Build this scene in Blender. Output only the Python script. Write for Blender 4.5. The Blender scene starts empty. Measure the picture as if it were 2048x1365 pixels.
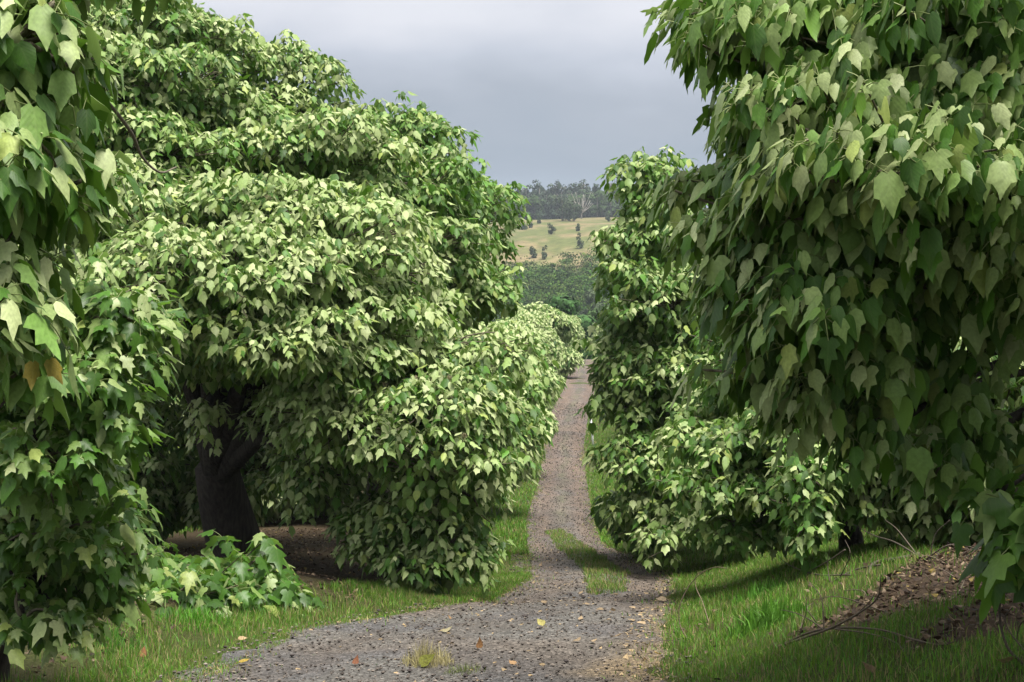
import bpy, math, random
import numpy as np
from mathutils import Vector

R = math.radians
rng = np.random.default_rng(11)
random.seed(5)
scn = bpy.context.scene
COL = scn.collection

# ------------------------------------------------------------------ camera
CZ = 1.7
F = 2844.0                      # focal length in pixels of the 2048 wide photograph
cam_d = bpy.data.cameras.new("camera")
cam_d.sensor_width = 36.0
cam_d.lens = 50.0
cam_d.clip_start = 0.1
cam_d.clip_end = 4000
cam = bpy.data.objects.new("camera", cam_d)
cam.location = (0, 0, CZ)
cam.rotation_euler = (R(90), 0, 0)
COL.objects.link(cam)
scn.camera = cam

# ------------------------------------------------------------------ light
SUN_EL, SUN_AZ = R(67), R(142)    # azimuth measured from +Y towards +X
world = bpy.data.worlds.new("World")
scn.world = world
world.use_nodes = True
wt = world.node_tree
wt.nodes.clear()


def N(nt, kind, **kw):
    n = nt.nodes.new(kind)
    for k, v in kw.items():
        setattr(n, k, v)
    return n


def ramp(nt, stops, mode='LINEAR'):
    n = nt.nodes.new("ShaderNodeValToRGB")
    cr = n.color_ramp
    cr.interpolation = mode
    while len(cr.elements) < len(stops):
        cr.elements.new(0.5)
    for e, (p, c) in zip(cr.elements, stops):
        e.position = p
        e.color = (c[0], c[1], c[2], 1) if not isinstance(c, (int, float)) else (c, c, c, 1)
    return n


sky = N(wt, "ShaderNodeTexSky", sky_type='NISHITA', sun_disc=False)
sky.sun_elevation = SUN_EL
sky.sun_rotation = SUN_AZ
sky.air_density = 1.0
sky.dust_density = 2.0
tc = N(wt, "ShaderNodeTexCoord")
sep = N(wt, "ShaderNodeSeparateXYZ")
wt.links.new(tc.outputs["Generated"], sep.inputs[0])
# storm cloud deck: a soft overcast that is dark towards the horizon and bright overhead
ns = N(wt, "ShaderNodeTexNoise")
ns.inputs["Scale"].default_value = 5.0
ns.inputs["Detail"].default_value = 4.0
ns.inputs["Roughness"].default_value = 0.5
mp = N(wt, "ShaderNodeMapping")
mp.inputs["Scale"].default_value = (1, 1, 3.0)
wt.links.new(tc.outputs["Generated"], mp.inputs[0])
wt.links.new(mp.outputs[0], ns.inputs[0])
ma = N(wt, "ShaderNodeMath", operation='MULTIPLY_ADD')
ma.inputs[1].default_value = 0.13
ma.inputs[2].default_value = -0.065
wt.links.new(ns.outputs[0], ma.inputs[0])
ad = N(wt, "ShaderNodeMath", operation='ADD')
wt.links.new(sep.outputs[2], ad.inputs[0])
wt.links.new(ma.outputs[0], ad.inputs[1])
cl = ramp(wt, [(0.0, (.36, .44, .53)), (.085, (.33, .39, .48)), (.13, (.28, .325, .39)), (.165, (.335, .37, .43)),
               (.20, (.47, .50, .57)), (.24, (.66, .67, .72)), (.45, (.85, .86, .88)), (1.0, (.85, .86, .88))])
wt.links.new(ad.outputs[0], cl.inputs[0])
sk = N(wt, "ShaderNodeMix", data_type='RGBA', blend_type='MULTIPLY')
sk.inputs[0].default_value = 1.0
sk.inputs[7].default_value = (.09, .09, .09, 1)
wt.links.new(sky.outputs[0], sk.inputs[6])
mx = N(wt, "ShaderNodeMix", data_type='RGBA')
mx.inputs[0].default_value = 0.93
wt.links.new(sk.outputs[2], mx.inputs[6])
wt.links.new(cl.outputs[0], mx.inputs[7])
bg = N(wt, "ShaderNodeBackground")
bg.inputs[1].default_value = 0.68
wt.links.new(mx.outputs[2], bg.inputs[0])
wo = N(wt, "ShaderNodeOutputWorld")
wt.links.new(bg.outputs[0], wo.inputs[0])

sun_d = bpy.data.lights.new("sun", 'SUN')
sun_d.energy = 4.8
sun_d.angle = R(30)
sun_d.color = (1.0, 0.96, 0.88)
sun = bpy.data.objects.new("sun", sun_d)
sd = Vector((math.sin(SUN_AZ) * math.cos(SUN_EL), math.cos(SUN_AZ) * math.cos(SUN_EL), math.sin(SUN_EL)))
sun.rotation_euler = (-sd).to_track_quat('-Z', 'Y').to_euler()
COL.objects.link(sun)
scn.view_settings.view_transform = 'Standard'
scn.view_settings.look = 'None'
scn.view_settings.exposure = 0.88
scn.view_settings.gamma = 1.0
try:
    scn.cycles.max_bounces = 8
    scn.cycles.diffuse_bounces = 4
    scn.cycles.transmission_bounces = 4
    scn.cycles.volume_bounces = 0
    scn.cycles.use_denoising = True
except Exception:
    pass


# ------------------------------------------------------------------ helpers
def tag(o, label=None, cat=None, group=None, kind=None):
    if label: o["label"] = label
    if cat: o["category"] = cat
    if group: o["group"] = group
    if kind: o["kind"] = kind
    return o


def thing(name, label, cat, loc, group=None):
    o = bpy.data.objects.new(name, None)
    o.empty_display_size = 0.3
    o.location = loc
    COL.objects.link(o)
    return tag(o, label, cat, group)


def link(name, me, parent=None):
    """links a world-space mesh; under a parent Empty the mesh keeps its world place"""
    o = bpy.data.objects.new(name, me)
    COL.objects.link(o)
    if parent is not None:
        o.parent = parent
        o.location = -Vector(parent.location)
    return o


class Geo:
    """numpy mesh collector: verts, tris, quads, per-vertex tint and leaf coords, per-face material"""

    def __init__(s):
        s.v, s.t, s.q, s.c, s.u = [], [], [], [], []
        s.tm, s.qm = [], []
        s.n = 0

    def add(s, v, tris=None, quads=None, tint=(1, 1, 1), uv=None, mat=0):
        v = np.asarray(v, float).reshape(-1, 3)
        k = len(v)
        if tris is not None and len(tris):
            tris = np.asarray(tris, int).reshape(-1, 3)
            s.t.append(tris + s.n)
            s.tm.append(np.full(len(tris), mat))
        if quads is not None and len(quads):
            quads = np.asarray(quads, int).reshape(-1, 4)
            s.q.append(quads + s.n)
            s.qm.append(np.full(len(quads), mat))
        tint = np.asarray(tint, float)
        if tint.ndim == 1:
            tint = np.tile(tint, (k, 1))
        s.v.append(v)
        s.c.append(tint)
        s.u.append(np.zeros((k, 3)) if uv is None else uv)
        s.n += k

    def mesh(s, name, mats, smooth=True):
        me = bpy.data.meshes.new(name)
        v = np.concatenate(s.v)
        t = np.concatenate(s.t) if s.t else np.zeros((0, 3), int)
        q = np.concatenate(s.q) if s.q else np.zeros((0, 4), int)
        nt, nq = len(t), len(q)
        me.vertices.add(len(v))
        me.vertices.foreach_set("co", v.astype(np.float32).ravel())
        me.loops.add(nt * 3 + nq * 4)
        me.loops.foreach_set("vertex_index", np.concatenate([t.ravel(), q.ravel()]).astype(np.int32))
        me.polygons.add(nt + nq)
        st = np.concatenate([np.arange(nt) * 3, nt * 3 + np.arange(nq) * 4]).astype(np.int32)
        me.polygons.foreach_set("loop_start", st)
        mi = np.concatenate(([np.concatenate(s.tm)] if s.tm else []) + ([np.concatenate(s.qm)] if s.qm else []))
        for m in mats:
            me.materials.append(m)
        me.polygons.foreach_set("material_index", mi.astype(np.int32))
        me.polygons.foreach_set("use_smooth", np.full(nt + nq, smooth))
        a = me.attributes.new("tint", 'FLOAT_COLOR', 'POINT')
        c = np.concatenate(s.c)
        a.data.foreach_set("color", np.concatenate([c, np.ones((len(c), 1))], 1).astype(np.float32).ravel())
        b = me.attributes.new("luv", 'FLOAT_VECTOR', 'POINT')
        b.data.foreach_set("vector", np.concatenate(s.u).astype(np.float32).ravel())
        me.update(calc_edges=True)
        me.validate()
        return me


def unit(a):
    return a / np.maximum(np.linalg.norm(a, axis=-1, keepdims=True), 1e-9)


def P(px, py, d):
    return np.array([(px - 1024) / F * d, d, CZ - (py - 682.5) / F * d])


def tube(g, pts, rad, sides=6, tint=(1, 1, 1), mat=0, cap=True):
    pts = np.asarray(pts, float)
    n = len(pts)
    rad = np.atleast_1d(np.asarray(rad, float))
    rad = np.interp(np.linspace(0, 1, n), np.linspace(0, 1, len(rad)), rad)
    tang = unit(np.gradient(pts, axis=0))
    ref = np.array([0.31, 0.12, 0.94]) if abs(tang[0] @ np.array([0, 0, 1])) < .9 else np.array([1.0, .1, 0])
    a = unit(ref - (tang @ ref)[:, None] * tang)
    b = np.cross(tang, a)
    ang = np.linspace(0, 2 * np.pi, sides, endpoint=False)
    ring = a[:, None] * np.cos(ang)[None, :, None] + b[:, None] * np.sin(ang)[None, :, None]
    v = pts[:, None] + ring * rad[:, None, None]
    qs = []
    for i in range(n - 1):
        for j in range(sides):
            k = (j + 1) % sides
            qs.append((i * sides + j, i * sides + k, (i + 1) * sides + k, (i + 1) * sides + j))
    vv = v.reshape(-1, 3)
    tr = []
    if cap:
        vv = np.concatenate([vv, pts[:1], pts[-1:]])
        c0, c1 = n * sides, n * sides + 1
        for j in range(sides):
            k = (j + 1) % sides
            tr.append((c0, k, j))
            tr.append((c1, (n - 1) * sides + j, (n - 1) * sides + k))
    g.add(vv, tr, qs, tint, None, mat)


def bez(p, n=10):
    """smooth curve through control points (Catmull-Rom)"""
    p = np.asarray(p, float)
    q = np.concatenate([[2 * p[0] - p[1]], p, [2 * p[-1] - p[-2]]])
    out = []
    for i in range(len(p) - 1):
        a, b, c, d = q[i:i + 4]
        for t in np.linspace(0, 1, n, endpoint=(i == len(p) - 2)):
            out.append(.5 * (2 * b + (c - a) * t + (2 * a - 5 * b + 4 * c - d) * t * t + (3 * b - a - 3 * c + d) * t ** 3))
    return np.array(out)


def vnoise(x, y, s, seed=0):
    """cheap smooth 2-d value noise, -1..1"""
    x = np.asarray(x, float) / s
    y = np.asarray(y, float) / s
    xi, yi = np.floor(x), np.floor(y)
    fx, fy = x - xi, y - yi
    fx = fx * fx * (3 - 2 * fx)
    fy = fy * fy * (3 - 2 * fy)

    def h(a, b):
        v = np.sin(a * 127.1 + b * 311.7 + seed * 74.7) * 43758.5453
        return (v - np.floor(v)) * 2 - 1
    return (h(xi, yi) * (1 - fx) + h(xi + 1, yi) * fx) * (1 - fy) + (h(xi, yi + 1) * (1 - fx) + h(xi + 1, yi + 1) * fx) * fy


def sstep(a, b, x):
    t = np.clip((x - a) / (b - a), 0, 1)
    return t * t * (3 - 2 * t)


# ------------------------------------------------------------------ terrain
_d = np.array([-40, 0, 8, 11, 14, 17, 18.5, 24, 34, 42, 55, 65, 75, 95, 120, 135, 160, 200, 260, 300, 400, 520, 620, 700, 760, 900, 1400, 2600])
_z = np.array([0.3, 0.05, -.6, -.942, -1.17, -1.40, -1.70, -2.32, -3.12, -3.59, -3.68, -3.17, -2.47, -1.41, -.15, .0, -1.5, -6, -8, -5, 17, 39, 54, 61, 64, 62, 30, -20])
_dd = np.linspace(-40, 2600, 26401)
_zz = np.interp(_dd, _d, _z)


def _smooth(a, w):
    k = np.hanning(w)
    k /= k.sum()
    return np.convolve(np.pad(a, w // 2, mode='edge'), k, 'valid')[:len(a)]


_za = _smooth(_zz, 7)
_zb = _smooth(_zz, 101)
_zc = _smooth(_zz, 901)
_w1 = sstep(16, 30, _dd)
_w2 = sstep(140, 280, _dd)
_zz = _za * (1 - _w1) + _zb * _w1 * (1 - _w2) + _zc * _w2
_rd = np.array([-40, 0, 8, 11, 14, 17, 24, 34, 42, 55, 65, 75, 95, 120, 200])
_rr = np.array([1.3, 1.2, 1.2, 1.24, 1.55, 1.95, 2.75, 2.25, 2.5, 3.0, 3.4, 4.1, 5.7, 7.0, 11.5])
_rl = np.array([-9, -4.6, -3.1, -2.6, -2.2, -.55, .2, .25, .3, .95, 1.35, 1.75, 3.4, 4.9, 9.4])


def zroad(d): return np.interp(d, _dd, _zz)
def redge(d): return np.interp(d, _rd, _rr)
def ledge(d): return np.interp(d, _rd, _rl)


def ground(x, y):
    x = np.asarray(x, float)
    y = np.asarray(y, float)
    z = zroad(y)
    sr = x - redge(y)
    sl = ledge(y) - x
    br = np.interp(y, [-5, 8, 13, 18, 26, 40, 70, 160], [.6, .72, .78, .62, .5, .45, .3, 0])
    bl = np.interp(y, [-5, 8, 12, 18, 26, 40, 70, 160], [.25, .25, .35, .45, .45, .4, .3, 0])
    near = 1 - sstep(90, 180, y)
    z = z + near * (br * sstep(0, 2.6, sr) + bl * sstep(0.2, 3.2, sl))
    z = z + near * .02 * vnoise(x, y, .7, 3) * (1 - sstep(0, 60, y)) + near * .03 * vnoise(x, y, 2.3, 5)
    # crowned track: two shallow wheel ruts
    c = (redge(y) + ledge(y)) / 2
    w = np.maximum(redge(y) - ledge(y), .5)
    u = np.abs((x - c) / w)
    z = z - near * .035 * np.exp(-((u - .3) / .12) ** 2) * (u < .6)
    far = sstep(220, 420, y)
    z = z + far * ((x - 30) * .055 + 4.0 * vnoise(x, y, 140, 9) + 1.2 * vnoise(x, y, 45, 2))
    z = z + near * np.clip(np.abs(x) - 12, 0, 60) * .01
    return z


def G(px, py):
    """the spot on the ground seen along one line of sight"""
    d = np.concatenate([np.arange(3, 60, .02), np.arange(60, 900, .25)])
    x = (px - 1024) / F * d
    z = CZ - (py - 682.5) / F * d
    hit = np.nonzero(z <= ground(x, d))[0]
    k = hit[0] if len(hit) else len(d) - 1
    return np.array([x[k], d[k], float(ground(x[k], d[k]))])


def inpoly(x, y, poly):
    ins = np.zeros(len(x), bool)
    j = len(poly) - 1
    for i in range(len(poly)):
        xi, yi = poly[i]
        xj, yj = poly[j]
        c = ((yi > y) != (yj > y)) & (x < (xj - xi) * (y - yi) / (yj - yi + 1e-12) + xi)
        ins ^= c
        j = i
    return ins


def wpoly(pix):
    return [tuple(G(a, b)[:2]) for a, b in pix]


LITTER = [(2.5, 9.3), (3.2, 8.6), (5.5, 7.5), (9.0, 8.5), (9.0, 21.0), (6.0, 20.0), (5.0, 17.0), (4.3, 14.0), (3.05, 12.2), (2.25, 11.6), (2.7, 10.6), (3.4, 10.2)]
LITTER2 = wpoly([(1210, 1075), (1330, 1080), (1480, 1100), (1640, 1090), (1640, 1040), (1210, 1040)])
STRIP = wpoly([(1092, 1065), (1125, 1062), (1190, 1105), (1262, 1150), (1240, 1188), (1182, 1192), (1165, 1140), (1110, 1095)])


# ------------------------------------------------------------------ materials
def newmat(name):
    m = bpy.data.materials.new(name)
    m.use_nodes = True
    nt = m.node_tree
    nt.nodes.clear()
    return m, nt, N(nt, "ShaderNodeOutputMaterial")


def leaf_mat(name, under=(.13, .28, .025), trans=.24, rough=.5, spec=.3, veins=True):
    m, nt, out = newmat(name)
    at = N(nt, "ShaderNodeAttribute", attribute_name="tint")
    geo = N(nt, "ShaderNodeNewGeometry")
    un = N(nt, "ShaderNodeMix", data_type='RGBA')
    un.inputs[0].default_value = .6
    un.inputs[7].default_value = (*under, 1)
    nt.links.new(at.outputs["Color"], un.inputs[6])
    sel = N(nt, "ShaderNodeMix", data_type='RGBA')
    nt.links.new(geo.outputs["Backfacing"], sel.inputs[0])
    top = at.outputs["Color"]
    bump = None
    if veins:
        lu = N(nt, "ShaderNodeAttribute", attribute_name="luv")
        sp = N(nt, "ShaderNodeSeparateXYZ")
        nt.links.new(lu.outputs["Vector"], sp.inputs[0])
        ab = N(nt, "ShaderNodeMath", operation='ABSOLUTE')
        nt.links.new(sp.outputs[0], ab.inputs[0])
        mid = N(nt, "ShaderNodeMapRange")
        mid.inputs[1].default_value = .012
        mid.inputs[2].default_value = .035
        mid.inputs[3].default_value = 1
        mid.inputs[4].default_value = 0
        nt.links.new(ab.outputs[0], mid.inputs[0])
        s1 = N(nt, "ShaderNodeMath", operation='MULTIPLY_ADD')
        s1.inputs[1].default_value = -1.1
        nt.links.new(ab.outputs[0], s1.inputs[0])
        nt.links.new(sp.outputs[1], s1.inputs[2])
        s2 = N(nt, "ShaderNodeMath", operation='MULTIPLY')
        s2.inputs[1].default_value = 42
        nt.links.new(s1.outputs[0], s2.inputs[0])
        s3 = N(nt, "ShaderNodeMath", operation='SINE')
        nt.links.new(s2.outputs[0], s3.inputs[0])
        sv = N(nt, "ShaderNodeMapRange")
        sv.inputs[1].default_value = .82
        sv.inputs[2].default_value = 1.0
        nt.links.new(s3.outputs[0], sv.inputs[0])
        vmax = N(nt, "ShaderNodeMath", operation='MAXIMUM')
        nt.links.new(mid.outputs[0], vmax.inputs[0])
        nt.links.new(sv.outputs[0], vmax.inputs[1])
        vs = N(nt, "ShaderNodeMath", operation='MULTIPLY')
        vs.inputs[1].default_value = .08
        nt.links.new(vmax.outputs[0], vs.inputs[0])
        vc = N(nt, "ShaderNodeMix", data_type='RGBA')
        vc.inputs[7].default_value = (.36, .42, .18, 1)
        nt.links.new(vs.outputs[0], vc.inputs[0])
        # mottling of the powdery upper surface
        nz = N(nt, "ShaderNodeTexNoise")
        nz.inputs["Scale"].default_value = 9
        nz.inputs["Detail"].default_value = 3
        nt.links.new(lu.outputs["Vector"], nz.inputs[0])
        mr = N(nt, "ShaderNodeMapRange")
        mr.inputs[1].default_value = .3
        mr.inputs[2].default_value = .7
        mr.inputs[3].default_value = .78
        mr.inputs[4].default_value = 1.16
        nt.links.new(nz.outputs[0], mr.inputs[0])
        mm = N(nt, "ShaderNodeMix", data_type='RGBA', blend_type='MULTIPLY')
        mm.inputs[0].default_value = 1
        nt.links.new(at.outputs["Color"], mm.inputs[6])
        nt.links.new(mr.outputs[0], mm.inputs[7])
        nt.links.new(mm.outputs[2], vc.inputs[6])
        top = vc.outputs[2]
        bump = N(nt, "ShaderNodeBump")
        bump.inputs["Strength"].default_value = .06
        bump.inputs["Distance"].default_value = .004
        nt.links.new(s3.outputs[0], bump.inputs["Height"])
    nt.links.new(top, sel.inputs[6])
    nt.links.new(un.outputs[2], sel.inputs[7])
    bs = N(nt, "ShaderNodeBsdfPrincipled")
    bs.inputs["Roughness"].default_value = rough
    bs.inputs["Specular IOR Level"].default_value = spec
    nt.links.new(sel.outputs[2], bs.inputs["Base Color"])
    if bump: nt.links.new(bump.outputs[0], bs.inputs["Normal"])
    tr = N(nt, "ShaderNodeBsdfTranslucent")
    tm = N(nt, "ShaderNodeMix", data_type='RGBA', blend_type='MIX')
    tm.inputs[0].default_value = .45
    tm.inputs[6].default_value = (.22, .42, .04, 1)
    nt.links.new(at.outputs["Color"], tm.inputs[7])
    nt.links.new(tm.outputs[2], tr.inputs[0])
    ms = N(nt, "ShaderNodeMixShader")
    ms.inputs[0].default_value = trans
    nt.links.new(bs.outputs[0], ms.inputs[1])
    nt.links.new(tr.outputs[0], ms.inputs[2])
    nt.links.new(ms.outputs[0], out.inputs[0])
    return m


def tint_mat(name, rough=.8, bump=0.0, scale=30.0, var=.3, trans=0.0, spec=.2, stretch=1.0):
    """colour from the tint attribute, broken up by noise"""
    m, nt, out = newmat(name)
    at = N(nt, "ShaderNodeAttribute", attribute_name="tint")
    t = N(nt, "ShaderNodeTexCoord")
    nz = N(nt, "ShaderNodeTexNoise")
    nz.inputs["Scale"].default_value = scale
    nz.inputs["Detail"].default_value = 5
    mpp = N(nt, "ShaderNodeMapping")
    mpp.inputs["Scale"].default_value = (1, 1, stretch)
    nt.links.new(t.outputs["Object"], mpp.inputs[0])
    nt.links.new(mpp.outputs[0], nz.inputs[0])
    mr = N(nt, "ShaderNodeMapRange")
    mr.inputs[1].default_value = .3
    mr.inputs[2].default_value = .7
    mr.inputs[3].default_value = 1 - var
    mr.inputs[4].default_value = 1 + var
    nt.links.new(nz.outputs[0], mr.inputs[0])
    mm = N(nt, "ShaderNodeMix", data_type='RGBA', blend_type='MULTIPLY')
    mm.inputs[0].default_value = 1
    nt.links.new(at.outputs["Color"], mm.inputs[6])
    nt.links.new(mr.outputs[0], mm.inputs[7])
    bs = N(nt, "ShaderNodeBsdfPrincipled")
    bs.inputs["Roughness"].default_value = rough
    bs.inputs["Specular IOR Level"].default_value = spec
    nt.links.new(mm.outputs[2], bs.inputs["Base Color"])
    if bump:
        b = N(nt, "ShaderNodeBump")
        b.inputs["Strength"].default_value = bump
        b.inputs["Distance"].default_value = .03
        nt.links.new(nz.outputs[0], b.inputs["Height"])
        nt.links.new(b.outputs[0], bs.inputs["Normal"])
    if trans:
        tr = N(nt, "ShaderNodeBsdfTranslucent")
        nt.links.new(mm.outputs[2], tr.inputs[0])
        ms = N(nt, "ShaderNodeMixShader")
        ms.inputs[0].default_value = trans
        nt.links.new(bs.outputs[0], ms.inputs[1])
        nt.links.new(tr.outputs[0], ms.inputs[2])
        nt.links.new(ms.outputs[0], out.inputs[0])
    else:
        nt.links.new(bs.outputs[0], out.inputs[0])
    return m


M_LEAF = leaf_mat("kukui_leaf")
M_LEAFD = leaf_mat("kukui_leaf_deep", under=(.16, .30, .04), trans=.35, rough=.42, spec=.4)
M_LEAFF = leaf_mat("distant_leaf", veins=False, trans=.25, rough=.6)
M_BARK = tint_mat("bark", .9, 1.0, 22, .6, stretch=.22)
M_WOOD = tint_mat("forest_foliage", .8, 0, .3, .25)
M_GRASS = tint_mat("grass_blade", .55, 0, 3, .2, trans=.3, spec=.25)
M_DRY = tint_mat("dry_leaf", .7, .2, 60, .35, trans=.15)
M_TWIG = tint_mat("twig", .8, .3, 60, .3)
M_STONE = tint_mat("gravel_stone", .85, .4, 80, .3)
M_FLOWER = tint_mat("blossom", .8, 0, 40, .2, trans=.2)


def ground_material():
    m, nt, out = newmat("ground_soil")
    at = N(nt, "ShaderNodeAttribute", attribute_name="tint")
    geo = N(nt, "ShaderNodeNewGeometry")
    n1 = N(nt, "ShaderNodeTexNoise")
    n1.inputs["Scale"].default_value = 26
    n1.inputs["Detail"].default_value = 8
    n1.inputs["Roughness"].default_value = .7
    n2 = N(nt, "ShaderNodeTexNoise")
    n2.inputs["Scale"].default_value = .35
    n2.inputs["Detail"].default_value = 6
    nt.links.new(geo.outputs["Position"], n1.inputs[0])
    nt.links.new(geo.outputs["Position"], n2.inputs[0])
    r1 = ramp(nt, [(.3, .45), (.5, .9), (.7, 1.5)])
    r2 = ramp(nt, [(.3, .7), (.7, 1.25)])
    nt.links.new(n1.outputs[0], r1.inputs[0])
    nt.links.new(n2.outputs[0], r2.inputs[0])
    a = N(nt, "ShaderNodeMix", data_type='RGBA', blend_type='MULTIPLY')
    a.inputs[0].default_value = 1
    b = N(nt, "ShaderNodeMix", data_type='RGBA', blend_type='MULTIPLY')
    b.inputs[0].default_value = 1
    nt.links.new(at.outputs["Color"], a.inputs[6])
    nt.links.new(r1.outputs[0], a.inputs[7])
    nt.links.new(a.outputs[2], b.inputs[6])
    nt.links.new(r2.outputs[0], b.inputs[7])
    bs = N(nt, "ShaderNodeBsdfPrincipled")
    bs.inputs["Roughness"].default_value = .95
    bs.inputs["Specular IOR Level"].default_value = .1
    nt.links.new(b.outputs[2], bs.inputs["Base Color"])
    bu = N(nt, "ShaderNodeBump")
    bu.inputs["Strength"].default_value = .7
    bu.inputs["Distance"].default_value = .04
    nt.links.new(n1.outputs[0], bu.inputs["Height"])
    nt.links.new(bu.outputs[0], bs.inputs["Normal"])
    nt.links.new(bs.outputs[0], out.inputs[0])
    return m


def road_material():
    m, nt, out = newmat("cinder_gravel")
    at = N(nt, "ShaderNodeAttribute", attribute_name="tint")
    geo = N(nt, "ShaderNodeNewGeometry")
    vo = N(nt, "ShaderNodeTexVoronoi")
    vo.inputs["Scale"].default_value = 38
    vo.inputs["Randomness"].default_value = 1
    nt.links.new(geo.outputs["Position"], vo.inputs[0])
    nz = N(nt, "ShaderNodeTexNoise")
    nz.inputs["Scale"].default_value = 70
    nz.inputs["Detail"].default_value = 6
    nz.inputs["Roughness"].default_value = .75
    nt.links.new(geo.outputs["Position"], nz.inputs[0])
    hs = N(nt, "ShaderNodeSeparateColor")
    nt.links.new(vo.outputs["Color"], hs.inputs[0])
    r0 = ramp(nt, [(0, .5), (.6, .95), (.85, 1.35), (1, 1.9)])
    nt.links.new(hs.outputs[0], r0.inputs[0])
    r1 = ramp(nt, [(.3, .55), (.5, 1.0), (.68, 1.5)])
    nt.links.new(nz.outputs[0], r1.inputs[0])
    a = N(nt, "ShaderNodeMix", data_type='RGBA', blend_type='MULTIPLY')
    a.inputs[0].default_value = 1
    b = N(nt, "ShaderNodeMix", data_type='RGBA', blend_type='MULTIPLY')
    b.inputs[0].default_value = 1
    nt.links.new(at.outputs["Color"], a.inputs[6])
    nt.links.new(r0.outputs[0], a.inputs[7])
    nt.links.new(a.outputs[2], b.inputs[6])
    nt.links.new(r1.outputs[0], b.inputs[7])
    bs = N(nt, "ShaderNodeBsdfPrincipled")
    bs.inputs["Roughness"].default_value = .85
    bs.inputs["Specular IOR Level"].default_value = .3
    nt.links.new(b.outputs[2], bs.inputs["Base Color"])
    mh = N(nt, "ShaderNodeMath", operation='ADD')
    nt.links.new(vo.outputs["Distance"], mh.inputs[0])
    nt.links.new(nz.outputs[0], mh.inputs[1])
    bu = N(nt, "ShaderNodeBump")
    bu.inputs["Strength"].default_value = .9
    bu.inputs["Distance"].default_value = .025
    nt.links.new(mh.outputs[0], bu.inputs["Height"])
    nt.links.new(bu.outputs[0], bs.inputs["Normal"])
    nt.links.new(bs.outputs[0], out.inputs[0])
    return m


# ------------------------------------------------------------------ ground and track
def spread(a, b, n, p):
    t = np.linspace(0, 1, n)
    return a + (b - a) * t ** p


xs = np.concatenate([-spread(14, 1500, 70, 3.2)[::-1], np.arange(-13.9, 13.9, .12), spread(14, 1500, 70, 3.2)])
ys = np.concatenate([np.arange(-30, 4, 1.0), np.arange(4, 30, .11), np.arange(30, 90, .45), spread(90, 2600, 260, 1.6)])
X, Y = np.meshgrid(xs, ys)
Z = ground(X, Y)
fx, fy = X.ravel(), Y.ravel()
grass_c = np.array([.060, .085, .020])
soil_c = np.array([.060, .042, .028])
sr = fx - redge(fy)
sl = ledge(fy) - fx
gm = np.clip(.75 + .5 * vnoise(fx, fy, 1.1, 4), 0, 1)
under = sstep(1.1, 2.0, sl + .3 * vnoise(fx, fy, .8, 8)) * (1 - sstep(7, 10, sl)) * (1 - sstep(100, 130, fy))
lit = (inpoly(fx, fy, LITTER) | inpoly(fx, fy, LITTER2)).astype(float)
gm = gm * (1 - .9 * under) * (1 - lit)
tint = soil_c + (grass_c - soil_c) * gm[:, None]
# far field: pale dry grass and green bands on the hillside
ff = sstep(455, 480, fy)
fieldn = .8 * vnoise(fx, fy, 20, 21) + .6 * vnoise(fx, fy * 2.2, 14, 17) + .5 * vnoise(fx, fy * .5, 4, 23)
fieldc = np.array([.20, .16, .085]) + (np.array([.105, .120, .042]) - np.array([.20, .16, .085])) * sstep(-.6, .25, fieldn)[:, None]
tint = tint * (1 - ff[:, None]) + fieldc * ff[:, None]
wood = sstep(180, 220, fy) * (1 - ff)
tint = tint * (1 - wood[:, None]) + np.array([.03, .045, .015]) * wood[:, None]
ny, nx = X.shape
idx = np.arange(nx * ny).reshape(ny, nx)
quads = np.stack([idx[:-1, :-1], idx[:-1, 1:], idx[1:, 1:], idx[1:, :-1]], -1).reshape(-1, 4)
g = Geo()
g.add(np.stack([fx, fy, Z.ravel()], -1), None, quads, tint)
tag(link("ground", g.mesh("ground", [ground_material()])), kind="structure")

yr = np.concatenate([np.arange(2, 30, .05), np.arange(30, 90, .2), np.arange(90, 136, .5)])
us = np.linspace(0, 1, 61)
le = ledge(yr) + .12 * vnoise(yr, yr * 0, .35, 31) + .16 * vnoise(yr, yr * 0, 1.7, 32)
re = redge(yr) + .12 * vnoise(yr, yr * 0, .3, 33) + .12 * vnoise(yr, yr * 0, 1.5, 34)
RX = le[:, None] + (re - le)[:, None] * us[None]
RY = np.repeat(yr[:, None], 61, 1)
RZ = ground(RX, RY) + .006
edge = np.minimum(us, 1 - us)
RZ = RZ - .016 * (1 - sstep(0, .02, edge))[None]
rx, ry = RX.ravel(), RY.ravel()
uu = np.tile(us, len(yr))
grey = np.array([.132, .124, .114])
brown = np.array([.150, .110, .082])
red = np.array([.145, .112, .094])
tan = np.array([.235, .175, .105])
n1 = vnoise(rx, ry, 1.3, 41) * .6 + vnoise(rx, ry, .4, 42) * .4
tint = np.tile(grey, (len(rx), 1))
k = sstep(20, 60, ry)[:, None]
tint = tint * (1 - k) + red * k
k = (np.clip(.5 * sstep(.55, .9, uu) + .5 * n1, 0, 1) * .8)[:, None]
tint = tint * (1 - k) + brown * k
k = (sstep(.80, .93, uu + .05 * n1) * sstep(-.5, .3, n1 + .25) * (1 - sstep(14, 20, ry)))[:, None] * .85
tint = tint * (1 - k) + tan * k
k = (sstep(-.12, .12, .13 - edge[None].repeat(len(yr), 0).ravel() + .05 * n1) * (ry > 15.5))[:, None] * .5
tint = tint * (1 - k) + brown * k
k = (np.exp(-((ry - 17.6) / .5) ** 2) * .45)[:, None]       # darker band at the lip
tint = tint * (1 - k) + np.array([.07, .055, .045]) * k
k = (sstep(.1, .5, vnoise(rx, ry, .9, 51)) * .35)[:, None]
tint = tint * (1 - k) + np.array([.085, .085, .10]) * k
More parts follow.
